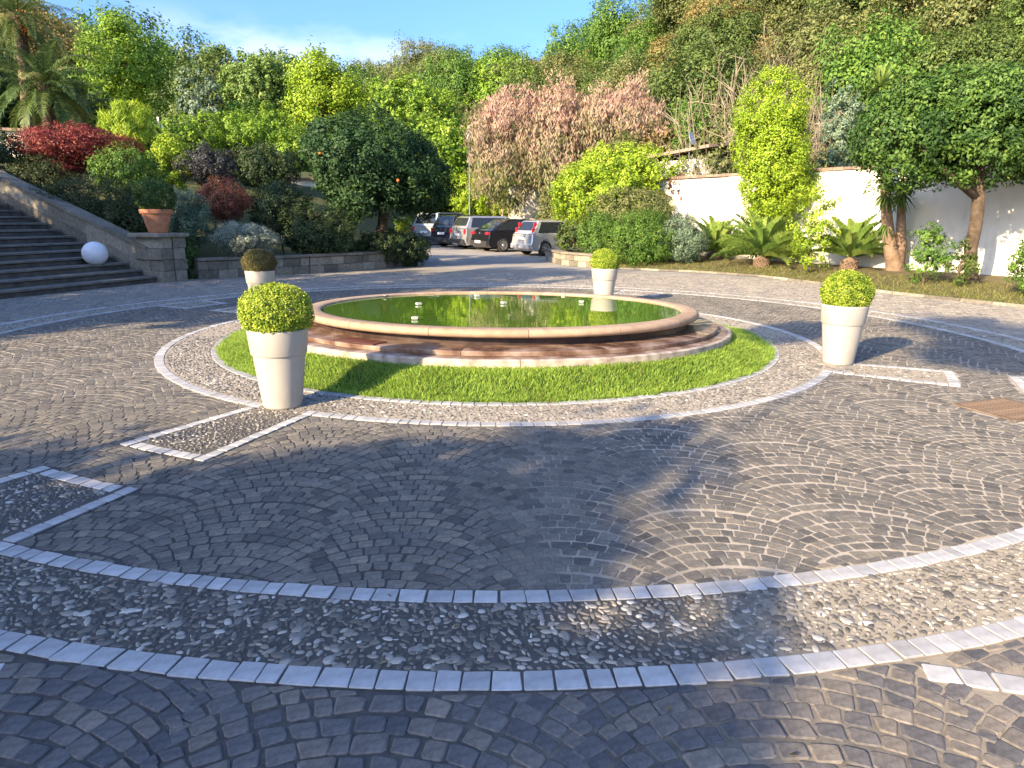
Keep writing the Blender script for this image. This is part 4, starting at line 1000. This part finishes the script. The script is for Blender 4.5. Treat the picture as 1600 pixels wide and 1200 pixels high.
def palm(label, base, h, L_, nf, seed, tr=.16, lo=-.6, nl=46, leaflet=.42, wid=.03, fruit=False, hang=.9, grav=1.5, name='palm_tree', group=None, mat='palm'):
    g = np.random.default_rng(seed); o = empty(name, base, 0, label, 'palm tree', group); m_ = MB()
    pts = [(0.05 * h * math.sin(t * 2), .03 * h * t, h * t) for t in np.linspace(0, 1, 12)]; m_.tube(pts, [tr * (1.3 if i == 0 else 1.05 - .15 * i / 11 + .05 * (i % 2)) for i in range(12)], 12); m_.build('trunk', M['bark'], o, True)
    topp = np.array(pts[-1]); sp = []
    for k in range(nf):
        e = lo + (1.35 - lo) * ((k + .5) / nf) ** 1.1; sp.append((topp + [0, 0, .05 * math.sin(e)], k * 2.39996 + g.normal(0, .15), e, L_ * g.uniform(.85, 1.1), leaflet, nl, grav, wid, hang))
    link('fronds', frond_mesh('fronds', sp, g), M[mat], o)
    m_ = MB()
    for k in range(18):
        t = k * 2.4; m_.tube([tuple(topp - [0, 0, .25]), tuple(topp + [math.cos(t) * .12, math.sin(t) * .12, 0]), tuple(topp + [math.cos(t) * .28, math.sin(t) * .28, .2])], [.05, .04, .02], 5)
    m_.build('crown_shaft', M['bark_pale'], o)
    if fruit:
        gg = np.random.default_rng(seed + 3); P = gg.normal(size=(160, 3)) * [.16, .16, .22] + topp + [.35, -.3, -.35]
        V = leaf_arrays(P, gg.normal(size=P.shape), .09, .06, gg); link('fruit_cluster', np_mesh('fruit_cluster', V.reshape(-1, 3), np.arange(640).reshape(-1, 4)), M['fruit'], o)
    return o
b = at(72, 205, 26); palm('tall feathery palm at far left above the red maple', (b[0], b[1], ground_z(b[0], b[1])), at(72, 140, 26)[2] - ground_z(b[0], b[1]), 2.2, 40, 41, .22, -.5)
b = at(40, 205, 31); palm('highest palm at the left edge with orange fruit cluster', (b[0], b[1], ground_z(b[0], b[1])), at(55, 25, 31)[2] - ground_z(b[0], b[1]), 3.2, 46, 42, .25, -.7, fruit=True)
b = at(128, 205, 28); palm('small upright palm right of the tall feathery palm', (b[0], b[1], ground_z(b[0], b[1])), at(130, 180, 28)[2] - ground_z(b[0], b[1]), 1.5, 26, 43, .14, .1, grav=1.1)
def cycad(label, px, py, Y, L_, seed, nf=46, trunk_h=.35, elev_lo=.0):
    g = np.random.default_rng(seed); p = gnd(px, py); o = empty('cycad', (p[0], p[1], .10), 0, label, 'cycad', 'cycads below the white wall'); m_ = MB()
    m_.lathe([(.16, -.1), (.19, .05), (.21, trunk_h * .5), (.18, trunk_h), (.06, trunk_h + .08), (0, trunk_h + .09)], 0, tp, 14); m_.build('trunk', M['bark_red'], o)
    m_ = MB()
    for k in range(90):
        t = k * 2.4; z = trunk_h * (k + 1) / 92; m_.box((math.cos(t) * .2, math.sin(t) * .2, z), (.07, .05, .03), t)
    m_.build('leaf_scar', M['bark_red'], o)
    sp = []
    for k in range(nf):
        e = elev_lo + .1 + (1.35 - elev_lo) * ((k + .5) / nf); sp.append((np.array([0, 0, trunk_h + .04]), k * 2.39996 + g.normal(0, .12), e, L_ * g.uniform(.85, 1.1), .17 * L_, 60, .75, .030, .02, .45))
    link('fronds', frond_mesh('fronds', sp, g, .55), M['cycad'], o); return o
cycad('cycad farthest along the white wall, behind the rounded green shrubs', 1114, 417, 23, 1.3, 51)
cycad('large full cycad with dark arching fronds below the ivy column', 1188, 427, 21, 1.5, 52, 54)
cycad('cycad with reddish trunk standing behind the right planter', 1324, 436, 19, 1.3, 53, 34, .42, .15)
def swords(name, specs, g, mat, parent):
    Vs, R_ = [], []
    for (c, n_, L_, wd, elo, ehi) in specs:
        for k in range(n_):
            t = k * 2.39996; e = elo + (ehi - elo) * (k + .5) / n_; l = L_ * g.uniform(.8, 1.1); d = np.array([math.cos(t) * math.cos(e), math.sin(t) * math.cos(e), math.sin(e)]); sd = np.array([-math.sin(t), math.cos(t), 0]) * wd / 2
            c_ = np.array(c); mid = c_ + d * l * .5; end = c_ + d * l - [0, 0, .10 * l]; Vs.append([c_ - sd * .6, c_ + sd * .6, mid + sd, mid - sd]); Vs.append([mid - sd, mid + sd, end + sd * .08, end - sd * .08]); R_ += [np.clip(.45 + .3 * math.sin(e) + g.normal(0, .15), 0, 1)] * 2
    n_ = len(Vs); link(name, np_mesh(name, np.array(Vs).reshape(-1, 3), np.arange(n_ * 4).reshape(-1, 4), np.repeat(R_, 4)), M[mat], parent)
yb_ = gnd(1400, 440); YY = yb_[1]
yu = empty('giant_yucca', (yb_[0], yb_[1], .02), 0, 'giant yucca with swollen trunk base and hanging sword leaves', 'yucca'); g = np.random.default_rng(61)
def rel(px, py, Y=None): return at(px, py, Y or YY) - np.array([yb_[0], yb_[1], .02])
m = MB()
m.tube([(0, 0, -.1), (0, 0, .12), rel(1395, 405), rel(1388, 370), rel(1385, 330), rel(1382, 260), rel(1376, 190)], [.44, .27, .19, .155, .13, .11, .09], 14)
m.tube([(0, 0, .1), rel(1408, 380), rel(1408, 330), rel(1412, 290)], [.16, .13, .10, .09], 10)
for k in range(7):
    t = k * .9 + .3; m.tube([(0, 0, .30), (math.cos(t) * .35, math.sin(t) * .35, .10), (math.cos(t) * .72, math.sin(t) * .72, .0)], [.13, .08, .02], 7)
m.build('trunk', M['bark_red'], yu, True)
swords('leaves', [(rel(1376, 135), 70, .62, .055, -.5, 1.4), (rel(1386, 300), 75, .62, .055, -1.35, .2), (rel(1410, 300), 60, .6, .055, -1.3, .4), (rel(1384, 345), 35, .5, .05, -1.4, -.7)], g, 'yucca', yu)

# ------------------------------------------------------------------ garden planting (photo boxes at measured distances)
k_ = dict
plant('citrus_tree', 'round dense dark green citrus tree above the low stone wall', 'citrus tree', (468, 706, 182, 322), 22.0, 'citrus', 101, extra=[(500, 640, 250, 345, -.6), (600, 715, 235, 335, .3)], leaf=.11, trunk=(.20, .13), base_px=580, cover=1.2, up=.5)
for k, (px, py) in enumerate(((622, 282), (500, 240))):
    p = at(px, py, 20.1); m = MB(); m.lathe([(.0001, .05), (.035, .035), (.05, 0), (.035, -.035), (.0001, -.05)], 0, tp, 10)
    o = m.build('orange', M['fruit'], None, True); o.location = p.tolist(); tag(o, 'small orange hanging in the dark citrus tree', 'orange', 'oranges on the citrus tree')
plant('wall_bush', 'dark spreading bush spilling over the end of the low wall', 'bush', (545, 668, 358, 412), 22.3, 'dark', 102, leaf=.07, extra=[(600, 672, 372, 418, .4)])
plant('shrub', 'small yellow-green shrub left of the parked cars', 'shrub', (616, 642, 336, 362), 24.5, 'lime', 103, leaf=.06)
plant('shrub', 'dark glossy shrub under the citrus tree', 'shrub', (425, 560, 325, 400), 20.6, 'dark', 104, leaf=.07)
plant('shrub', 'deep shaded shrub left of the citrus trunk', 'shrub', (392, 482, 285, 365), 21.0, 'dark', 105, leaf=.07)
plant('silver_shrub', 'silvery grey shrub above the low stone wall', 'shrub', (333, 432, 348, 396), 18.4, 'silver', 106, leaf=.06, wid=.3)
plant('red_shrub', 'dark reddish shrub between the terracotta pot and silver shrub', 'shrub', (305, 392, 280, 345), 20.0, 'redshrub', 107, leaf=.055, wid=.35)
plant('shrub', 'dim blue-green shrub behind the reddish shrub', 'shrub', (255, 330, 300, 392), 18.6, 'blue', 108, leaf=.06)
plant('ivy_mound', 'dark upright ivy mound right of the stone pillar', 'bush', (272, 308, 360, 440), 17.3, 'box_dark', 109, leaf=.05)
plant('hedge', 'dark clipped hedge bank behind the sloping parapet', 'hedge', (75, 225, 282, 372), 18.9, 'hedge_dark', 110, leaf=.06, extra=[(150, 260, 310, 390, -.4), (20, 110, 250, 320, .8)])
plant('japanese_maple', 'spreading dark red maple above the stairway', 'maple tree', (38, 192, 196, 262), 21.5, 'maple', 111, leaf=.10, wid=.3, droop=.5, flat=.35, clump=.26, bark='bark_pale', extra=[(48, 130, 245, 290, -.3)], fill=.5)
plant('grass_ball', 'yellow-green arching grass clump right of the red maple', 'ornamental grass', (158, 236, 164, 236), 24.5, 'lime', 112, leaf=.34, wid=.07, droop=1.2, cover=1.3)
plant('shrub', 'low green shrub between red maple and terracotta pot', 'shrub', (150, 250, 235, 310), 20.5, 'mid', 113, leaf=.07)
plant('shrub', 'sunlit lime shrub above the terracotta pot', 'shrub', (232, 300, 215, 292), 22.5, 'lime', 114, leaf=.08)
plant('shrub', 'dark purple-leaved shrub in the middle of the left garden', 'shrub', (285, 372, 228, 292), 22.5, 'purple', 115, leaf=.07)
plant('shrub', 'grey-green shaded shrub left of the citrus crown', 'shrub', (365, 470, 225, 300), 22.8, 'dark', 116, leaf=.08)
plant('hedge', 'sunlit bright hedge running behind the left garden', 'hedge', (240, 360, 185, 250), 29, 'bright', 117, leaf=.11, extra=[(330, 470, 178, 245, 1.0), (420, 480, 210, 260, -.5)])
plant('shaded_tree', 'slim dark tree with pale bark at the left edge', 'tree', (-40, 36, 205, 275), 20.2, 'dark', 118, leaf=.09, bark='bark_pale', base_px=22)
plant('ash_tree', 'airy light green tree behind the palms', 'tree', (135, 258, 34, 205), 36, 'bright', 119, leaf=.17, amp=.17, extra=[(180, 254, 75, 150, .5), (150, 215, 28, 95, 0)], cover=.85, clump=.36, fill=.5)
plant('holm_oak', 'dark blue-green tree below the gap in the skyline', 'tree', (278, 352, 118, 212), 50, 'blue', 120, leaf=.22)
plant('olive_tree', 'rounded grey-green tree left of the light green acacia', 'tree', (350, 456, 88, 205), 52, 'soft', 121, leaf=.22, extra=[(380, 456, 84, 150, 0)])
plant('acacia_tree', 'tall feathery light green acacia left of centre', 'tree', (445, 552, 92, 222), 45, 'lime', 122, leaf=.18, amp=.18, extra=[(455, 530, 80, 150, .3), (500, 580, 120, 180, .5)], cover=.85, clump=.4, fill=.5)
plant('green_tree', 'lower bright green tree between hedge and acacia', 'tree', (345, 450, 160, 240), 40, 'bright', 123, leaf=.17)
plant('locust_tree', 'broad bright green tree behind the citrus tree', 'tree', (570, 700, 120, 230), 58, 'bright', 124, leaf=.24, amp=.22, extra=[(640, 735, 150, 260, 1)], cover=.9)
plant('locust_tree', 'bright green tree filling the gap left of the pink tree', 'tree', (640, 750, 195, 320), 52, 'mid', 125, leaf=.2, amp=.2, extra=[(690, 760, 240, 330, -2)])
plant('hedge', 'lime green shrubs behind the parked cars', 'hedge', (698, 800, 262, 345), 47, 'lime', 126, leaf=.15, extra=[(770, 860, 290, 350, -1)])
plant('pink_pepper_tree', 'pinkish drooping tree leftmost of the three behind the cars', 'tree', (728, 850, 146, 315), 39, 'pink', 127, leaf=.26, wid=.26, droop=1.6, amp=.2, bark='bark_pale', clump=.45, zgrad=.3, light=.16)
plant('pink_pepper_tree', 'tallest pinkish tree, middle of the three behind the cars', 'tree', (820, 930, 130, 318), 38, 'pink', 128, leaf=.26, wid=.26, droop=1.6, amp=.2, bark='bark_pale', clump=.45, zgrad=.3, light=.16)
plant('pink_pepper_tree', 'pinkish tree above the bright shrub, rightmost of the three', 'tree', (900, 1030, 138, 250), 37, 'pink', 129, leaf=.26, wid=.26, droop=1.6, amp=.2, bark='bark_pale', clump=.45, zgrad=.3, light=.16, extra=[(1000, 1050, 195, 260, -1)])
plant('golden_bush', 'olive-gold bush behind the bright green shrub', 'bush', (945, 1010, 208, 270), 30, 'olive', 130, leaf=.11)
plant('bright_shrub', 'large sunlit bright green shrub beside the hatchback', 'shrub', (850, 1045, 246, 362), 27, 'lime', 131, leaf=.11, extra=[(900, 1062, 228, 310, .5)])
plant('photinia', 'green shrub with bronze tips below the bright shrub', 'shrub', (915, 1062, 292, 380), 24.8, 'olive', 132, leaf=.08)
plant('rounded_shrub', 'clipped mid green shrub behind the far planter', 'shrub', (932, 1058, 330, 418), 23.0, 'mid', 133, leaf=.06, extra=[(905, 960, 330, 405, .6)])
plant('rounded_shrub', 'blue-green rounded shrub left of the cycads', 'shrub', (1035, 1104, 338, 414), 22.6, 'blue', 134, leaf=.055)
plant('shrub', 'loose olive shrub in front of the hatchback nose', 'shrub', (868, 922, 345, 400), 25.6, 'hillg', 135, leaf=.09)
plant('red_shrub', 'small reddish shrub against the white wall', 'shrub', (1042, 1076, 270, 320), 26.2, 'redshrub', 136, leaf=.08, cover=.5)
plant('ivy_column', 'tall bright green ivy column in front of the white wall', 'ivy column', (1152, 1258, 112, 240), 21.3, 'lime', 137, leaf=.075, fill=.25, amp=.06, extra=[(1154, 1262, 190, 345, 0), (1205, 1300, 262, 330, .6), (1160, 1240, 290, 410, .2), (1150, 1262, 165, 300, 0)], cover=.9, light=.16)
plant('variegated_shrub', 'loose yellow-green shrub right of the ivy column', 'shrub', (1236, 1308, 298, 418), 18.9, 'lime', 138, leaf=.07, amp=.25, cover=.55)
plant('blue_shrub', 'blue-green tall shrub rising behind the white wall', 'shrub', (1282, 1345, 135, 272), 24.5, 'blue', 139, leaf=.1)
plant('laurel_tree', 'broad dense evergreen tree with bare trunks at the right edge', 'tree', (1338, 1500, 135, 298), 15.6, 'laurel', 140, leaf=.095, extra=[(1450, 1620, 118, 290, -.3), (1560, 1760, 110, 285, -.6), (1400, 1640, 112, 220, .4)], trunk=(.14, .12), base_px=1532, cover=1.5, amp=.07, fill=.3, up=.25, base_z=.05, light=.25, trunk_top=at(1528, 230, 15.4), min_z=2.1)
tb = gnd(1575, 448); t2 = empty('laurel_tree', (tb[0], tb[1], .04), 0, 'forked second trunk rising into the broad evergreen at right', 'tree')
m = MB(); m.tube([(0, 0, -.1), (0, 0, .5), tuple(at(1560, 330, tb[1]) - [tb[0], tb[1], .04]), tuple(at(1562, 240, tb[1]) - [tb[0], tb[1], .04])], [.15, .11, .085, .07], 9); m.tube([(0, 0, .45), tuple(at(1585, 320, tb[1]) - [tb[0], tb[1], .04]), tuple(at(1600, 250, tb[1]) - [tb[0], tb[1], .04])], [.1, .085, .07], 9); m.build('trunk', M['bark'], t2, True)
link('crown', crown_mesh('crown', [(0.3, .6, 3.1, 1.2, 1.0, .8)], 130, 36, .2, .095, 141), M['laurel'], t2)
plant('rose_bush', 'leafy bush between the yucca base and the bare trunks', 'bush', (1418, 1482, 345, 440), 15.9, 'mid', 142, leaf=.07, amp=.25, cover=.6)
plant('rose_bush', 'twiggy bush in front of the shaded wall by the trunks', 'bush', (1478, 1525, 375, 445), 15.4, 'hillg', 143, leaf=.07, amp=.25, cover=.55)
plant('shrub', 'dark green shrub cut by the right edge of the frame', 'shrub', (1586, 1670, 360, 462), 13.6, 'mid', 144, leaf=.07)
plant('cypress', 'slim dark cypress on the middle ridge', 'cypress', (768, 786, 98, 175), 85, 'hillg', 145, leaf=.3, dep=.8)
plant('conifer', 'pale green conifer at the top right corner', 'conifer', (1572, 1640, -20, 130), 30, 'soft', 146, leaf=.14)
def pollard():
    b_ = at(345, 165, 60); z0 = ground_z(b_[0], b_[1]); o = empty('pollarded_tree', (b_[0], b_[1], z0), 0, 'bare pollarded tree with leafy tufts against the cloud', 'tree'); m_ = MB(); R0 = np.array([b_[0], b_[1], z0]); els = []
    m_.tube([(0, 0, -.2), tuple(at(345, 165, 60) - R0), tuple(at(335, 115, 60) - R0)], [.35, .28, .18], 8)
    for (x, y, r_) in ((333, 85, 13), (322, 92, 9), (345, 82, 9), (358, 108, 7), (370, 118, 8)):
        q = at(x, y, 60) - R0; m_.tube([tuple(at(342, 140, 60) - R0), tuple(at((x + 340) / 2, (y + 135) / 2, 60) - R0), tuple(q)], [.14, .1, .06], 6); els.append((*q, pxm(r_, 60), pxm(r_, 60), pxm(r_ * .8, 60)))
    m_.tube([tuple(at(350, 150, 60) - R0), tuple(at(360, 88, 60) - R0)], [.12, .09], 6); m_.build('trunk', M['bark_pale'], o, True)
    link('crown', crown_mesh('crown', els, 90, 30, .3, .22, 147), M['soft'], o)
pollard()

# ------------------------------------------------------------------ wooded hillside
protos = []
def hill_proto(mat, seed, rx, rz, leaf, shape):
    g = np.random.default_rng(seed); el = [(0, 0, rz * 1.25, rx, rx, rz)]
    for _ in range(shape): t = g.uniform(0, tp); el.append((math.cos(t) * rx * .55, math.sin(t) * rx * .55, rz * g.uniform(.9, 1.6), rx * .6, rx * .6, rz * .55))
    return crown_mesh('hill_tree', el, 820, 32, rx * .165, leaf, seed, amp=.2, fill=.25, light=.25), mat
kinds = [('hillg', 'dark green oak on the wooded hillside', 'dark oaks of the hillside'), ('olive', 'olive green evergreen on the wooded hillside', 'olive trees of the hillside'), ('brown', 'brownish flowering oak on the wooded hillside', 'brown oaks of the hillside'),
         ('mid', 'fresh green tree on the wooded hillside', 'fresh green trees of the hillside'), ('bright', 'light green tree at the foot of the wooded hill', 'light green trees of the hillside')]
pm = {}
for ki, (mt, lb, gp_) in enumerate(kinds):
    pm[ki] = []
    for v in range(2):
        me, _ = hill_proto(mt, 300 + ki * 10 + v, 2.0, 1.7, .14, 4); me.materials.append(M[mt]); pm[ki].append(me)
g = np.random.default_rng(77); pts = []
def add_hill(n_try, pxr, dr, spacing, weights, scl):
    cnt = 0
    for _ in range(n_try):
        px = g.uniform(*pxr); d = g.uniform(*dr); dirx = (px - 800) / F_PX; y = d / math.hypot(1, dirx); x = y * dirx
        if any((x - q[0]) ** 2 + (y - q[1]) ** 2 < (spacing * .5 * (1 + q[2] / scl) * .5 * 2) ** 2 * .8 for q in pts): continue
        kd = g.choice(5, p=weights); sc = scl * g.uniform(.75, 1.3); pts.append((x, y, sc)); z = float(terrain_h(x, y))
        o = bpy.data.objects.new('hill_tree', pm[int(kd)][int(g.integers(2))]); COL.objects.link(o); o.location = (x, y, z - .4); o.scale = (sc, sc, sc * g.uniform(.85, 1.25)); o.rotation_euler.z = g.uniform(0, tp)
        tag(o, kinds[kd][1], 'tree', kinds[kd][2]); cnt += 1
    return cnt
c1 = add_hill(2600, (880, 1720), (36, 70), 3.0, [.30, .34, .18, .18, .0], 1.15)
c2_ = add_hill(900, (540, 960), (70, 128), 5.2, [.28, .27, .18, .22, .05], 1.75)
c3_ = add_hill(300, (-60, 540), (60, 118), 6.5, [.35, .25, .08, .27, .05], 2.0)
c4_ = add_hill(120, (600, 1000), (48, 68), 4.5, [.05, .1, .05, .4, .4], 1.3)
print('hill trees', c1, c2_, c3_, c4_)
# leafless brush on the right slope
def brush_mesh(seed):
    g2 = np.random.default_rng(seed); m_ = MB()
    for k in range(44):
        t = g2.uniform(0, tp); le = g2.uniform(.05, .55); L_ = g2.uniform(1.2, 2.8); d = np.array([math.cos(t) * le, math.sin(t) * le, 1]); p0 = np.array([math.cos(t) * .2, math.sin(t) * .2, 0]); p1 = p0 + d * L_ * .5; p2 = p1 + (d + g2.normal(0, .25, 3)) * L_ * .5
        m_.tube([p0, p1, p2], [.030, .022, .009], 4, cap=False)
        for _ in range(4):
            q = p1 + (p2 - p1) * g2.random(); m_.tube([q, q + (d * .5 + g2.normal(0, .4, 3)) * L_ * .3], [.015, .006], 3, cap=False)
    me = bpy.data.meshes.new('bare_brush'); me.from_pydata(m_.v, [], m_.f); me.update(); me.materials.append(M['twig']); return me
bms = [brush_mesh(500 + i) for i in range(3)]
for k in range(60):
    px, py = g.uniform(1090, 1520), g.uniform(85, 235); d = 29 + (235 - py) * .07; q = at(px, py, d); z = q[2] - 1.0
    o = bpy.data.objects.new('bare_brush', bms[k % 3]); COL.objects.link(o); zt_ = float(terrain_h(q[0], q[1])); o.location = (q[0], q[1], max(zt_ - .1, 0)); s_ = min(1.5, max(.8, (q[2] + .4 - zt_) / 2.4)); o.scale = (s_ * 1.1, s_ * 1.1, s_); o.rotation_euler.z = g.uniform(0, tp)
    tag(o, 'leafless tan brush on the slope behind the white wall', 'brush', 'bare brush on the right slope')
scr = [crown_mesh('scrub', [(0, 0, .8, 1.0, 1.0, .8), (.5, .2, 1.2, .6, .6, .6)], 260, 26, .16, .10, 700 + i, amp=.25, fill=.4) for i in range(2)]
for me in scr: me.materials.append(M['olive'])
for k in range(26):
    px = g.uniform(1060, 1560); d = g.uniform(28, 37); dx = (px - 800) / F_PX; y_ = d / math.hypot(1, dx); x_ = y_ * dx
    o = bpy.data.objects.new('scrub', scr[k % 2]); COL.objects.link(o); s_ = g.uniform(1.0, 1.8); o.location = (x_, y_, float(terrain_h(x_, y_)) - .2); o.scale = (s_, s_, s_ * g.uniform(.8, 1.4)); o.rotation_euler.z = g.uniform(0, tp)
    tag(o, 'olive scrub bush on the slope behind the white wall', 'bush', 'scrub on the right slope')
# ------------------------------------------------------------------ small background things
q = at(1070, 240, 31); hb = empty('garden_house', (q[0] + .6, q[1] + 1.5, 0), azw, 'small house with pale roof edge behind the white wall', 'house')
m = MB(); m.box((0, 0, q[2] / 2 - .2), (4.6, 2.6, q[2] - .1)); m.build('wall', M['plaster'], hb)
m = MB(); m.add([(-2.5, -1.6, q[2] - .05), (2.5, -1.6, q[2] + .25), (2.5, 1.6, q[2] + .65), (-2.5, 1.6, q[2] + .35), (-2.5, -1.6, q[2] - .17), (2.5, -1.6, q[2] + .13), (2.5, 1.6, q[2] + .53), (-2.5, 1.6, q[2] + .23)], [(0, 1, 2, 3), (7, 6, 5, 4), (0, 4, 5, 1), (1, 5, 6, 2), (2, 6, 7, 3), (3, 7, 4, 0)]); m.build('roof', M['brickcap'], hb, rnd=.8)
q = at(1079, 217, 30.5); sd = empty('satellite_dish', q, 0, 'white satellite dish on the small house roof', 'satellite dish')
m = MB(); m.lathe([(0, 0), (.12, .01), (.22, .035), (.30, .07), (.295, .075), (.2, .045), (0, .012)], 0, tp, 20); o = m.build('dish', M['lampw'], sd, True); o.rotation_euler = (D2R(70), 0, D2R(55))
m = MB(); m.tube([(0, .05, 0), (0, .08, -.9)], .025, 6); m.tube([(0, 0, -.1), (.28, -.22, .08)], .012, 5); m.build('mast', M['metal'], sd)
q = at(733, 218, 44); gl2 = empty('garden_lamp', (q[0], q[1], 0), 0, 'white lamp on a thin post left of the pink trees', 'lamp')
m = MB(); m.tube([(0, 0, 0), (0, 0, q[2])], .04, 6); m.build('post', M['metal'], gl2); m = MB(); m.lathe([(.0, q[2] + .45), (.2, q[2] + .38), (.16, q[2]), (0, q[2] - .02)], 0, tp, 12); m.build('head', M['lampw'], gl2)
q = at(248, 195, 30); sg = empty('sign_post', (q[0], q[1], ground_z(q[0], q[1])), 0, 'small pale board on a white post in the left garden', 'sign')
zz = q[2] - ground_z(q[0], q[1]); m = MB(); m.box((0, 0, zz / 2 + .15), (.07, .07, zz + .3)); m.build('post', M['lampw'], sg); m = MB(); m.box((-.1, -.05, zz - .05), (.62, .03, .14), .1); m.build('board', M['lampw'], sg)
q = at(22, 210, 33); wh_ = empty('white_house', (q[0], q[1], ground_z(q[0], q[1])), .2, 'white house wall glimpsed behind the palms at left', 'house'); zz = q[2] - ground_z(q[0], q[1])
m = MB(); m.box((-2.0, 2, (zz + .15) / 2), (5.2, 3.6, zz + .15)); m.build('wall', M['plaster'], wh_); m = MB(); m.box((-2.0, 2, zz + .22), (5.6, 4.0, .12)); m.build('roof', M['brickcap'], wh_, rnd=.6)
q = at(472, 292, 33); w2 = empty('white_outbuilding', (q[0], q[1], ground_z(q[0], q[1]) - .1), .1, 'pale outbuilding glimpsed left of the citrus crown', 'building'); zz = q[2] - ground_z(q[0], q[1]) + .4
m = MB(); m.box((0, 1, zz / 2), (2.0, 2, zz)); m.build('wall', M['plaster'], w2); m = MB(); m.box((0, 1, zz + .06), (2.3, 2.3, .1)); m.build('roof', M['brickcap'], w2, rnd=.4)
q = at(826, 322, 43); w3 = empty('white_gatehouse', (q[0], q[1], -.02), .2, 'pale wall seen between the pink trees and bright shrub', 'building')
m = MB(); m.box((0, 0, 1.7), (2.4, .4, 3.4)); m.build('wall', M['plaster'], w3); m = MB(); m.box((0, 0, 3.46), (2.7, .6, .1)); m.build('coping', M['brickcap'], w3, rnd=.5)

# ------------------------------------------------------------------ trees out of the frame at left and behind: they shade the court
def sp_(p, qq): return np.array([qq * SX + p * SY, qq * SY - p * SX])
def shade_tree(label, p, qq, ells, seed, mat='mid', leaf=.2, n=420):
    c_ = sp_(p, qq); el = [(c_[0] + e[0] * SY + e[1] * SX, c_[1] - e[0] * SX + e[1] * SY, e[2], e[3], e[3], e[4]) for e in ells]
    make_tree('garden_tree', label, 'tree', (c_[0], c_[1], 0), el, mat, seed, n, 40, .45, leaf, (.25, .16), fill=.6)
shade_tree('broad tree behind the viewer whose shade covers the near paving', -3.9, -10.0, [(1.0, 0, 3.2, 1.75, 2.35), (-.9, 0, 2.75, 1.8, 1.95), (-2.4, .2, 2.45, 1.3, 1.7), (2.15, 0, 2.95, 1.1, 2.2), (.6, 0, 1.4, 2.6, 1.4), (-1.8, 0, 1.3, 1.7, 1.3), (2.3, 0, 1.4, 1.1, 1.3), (2.6, 0, 4.05, .8, 1.1)], 601, n=1700, leaf=.34)
shade_tree('tall tree left of the court nearest the sunlit strip', -13.6, -7.5, [(0, 0, 6.5, 3.0, 4.2), (.4, 0, 3.2, 2.8, 2.6)], 602, n=520, leaf=.34)
shade_tree('tall tree left of the court, middle of the row', -19.0, -8.0, [(0, 0, 6.4, 2.9, 4.0), (0, 0, 3.0, 2.9, 2.8)], 603, n=480, leaf=.34)
shade_tree('tall tree left of the court beside the stairs', -24.0, -9.0, [(0, 0, 5.2, 2.7, 3.2), (0, 0, 2.6, 2.7, 2.4)], 604, n=400, leaf=.34)
c_ = sp_(-2.2, -11.0)
make_tree('slender_tree', 'slender tall tree behind the viewer with small high crown', 'tree', (c_[0], c_[1], 0), [(*(c_ + np.array([SY, -SX]) * .9), 9.3, .75, .75, .42), (*(c_ + np.array([SY, -SX]) * -1.5), 9.2, .6, .6, .35), (*(c_ + np.array([SY, -SX]) * .2), 10.2, .9, .9, .3)], 'mid', 605, 150, 34, .25, .2, (.04, .02), use_limbs=False)
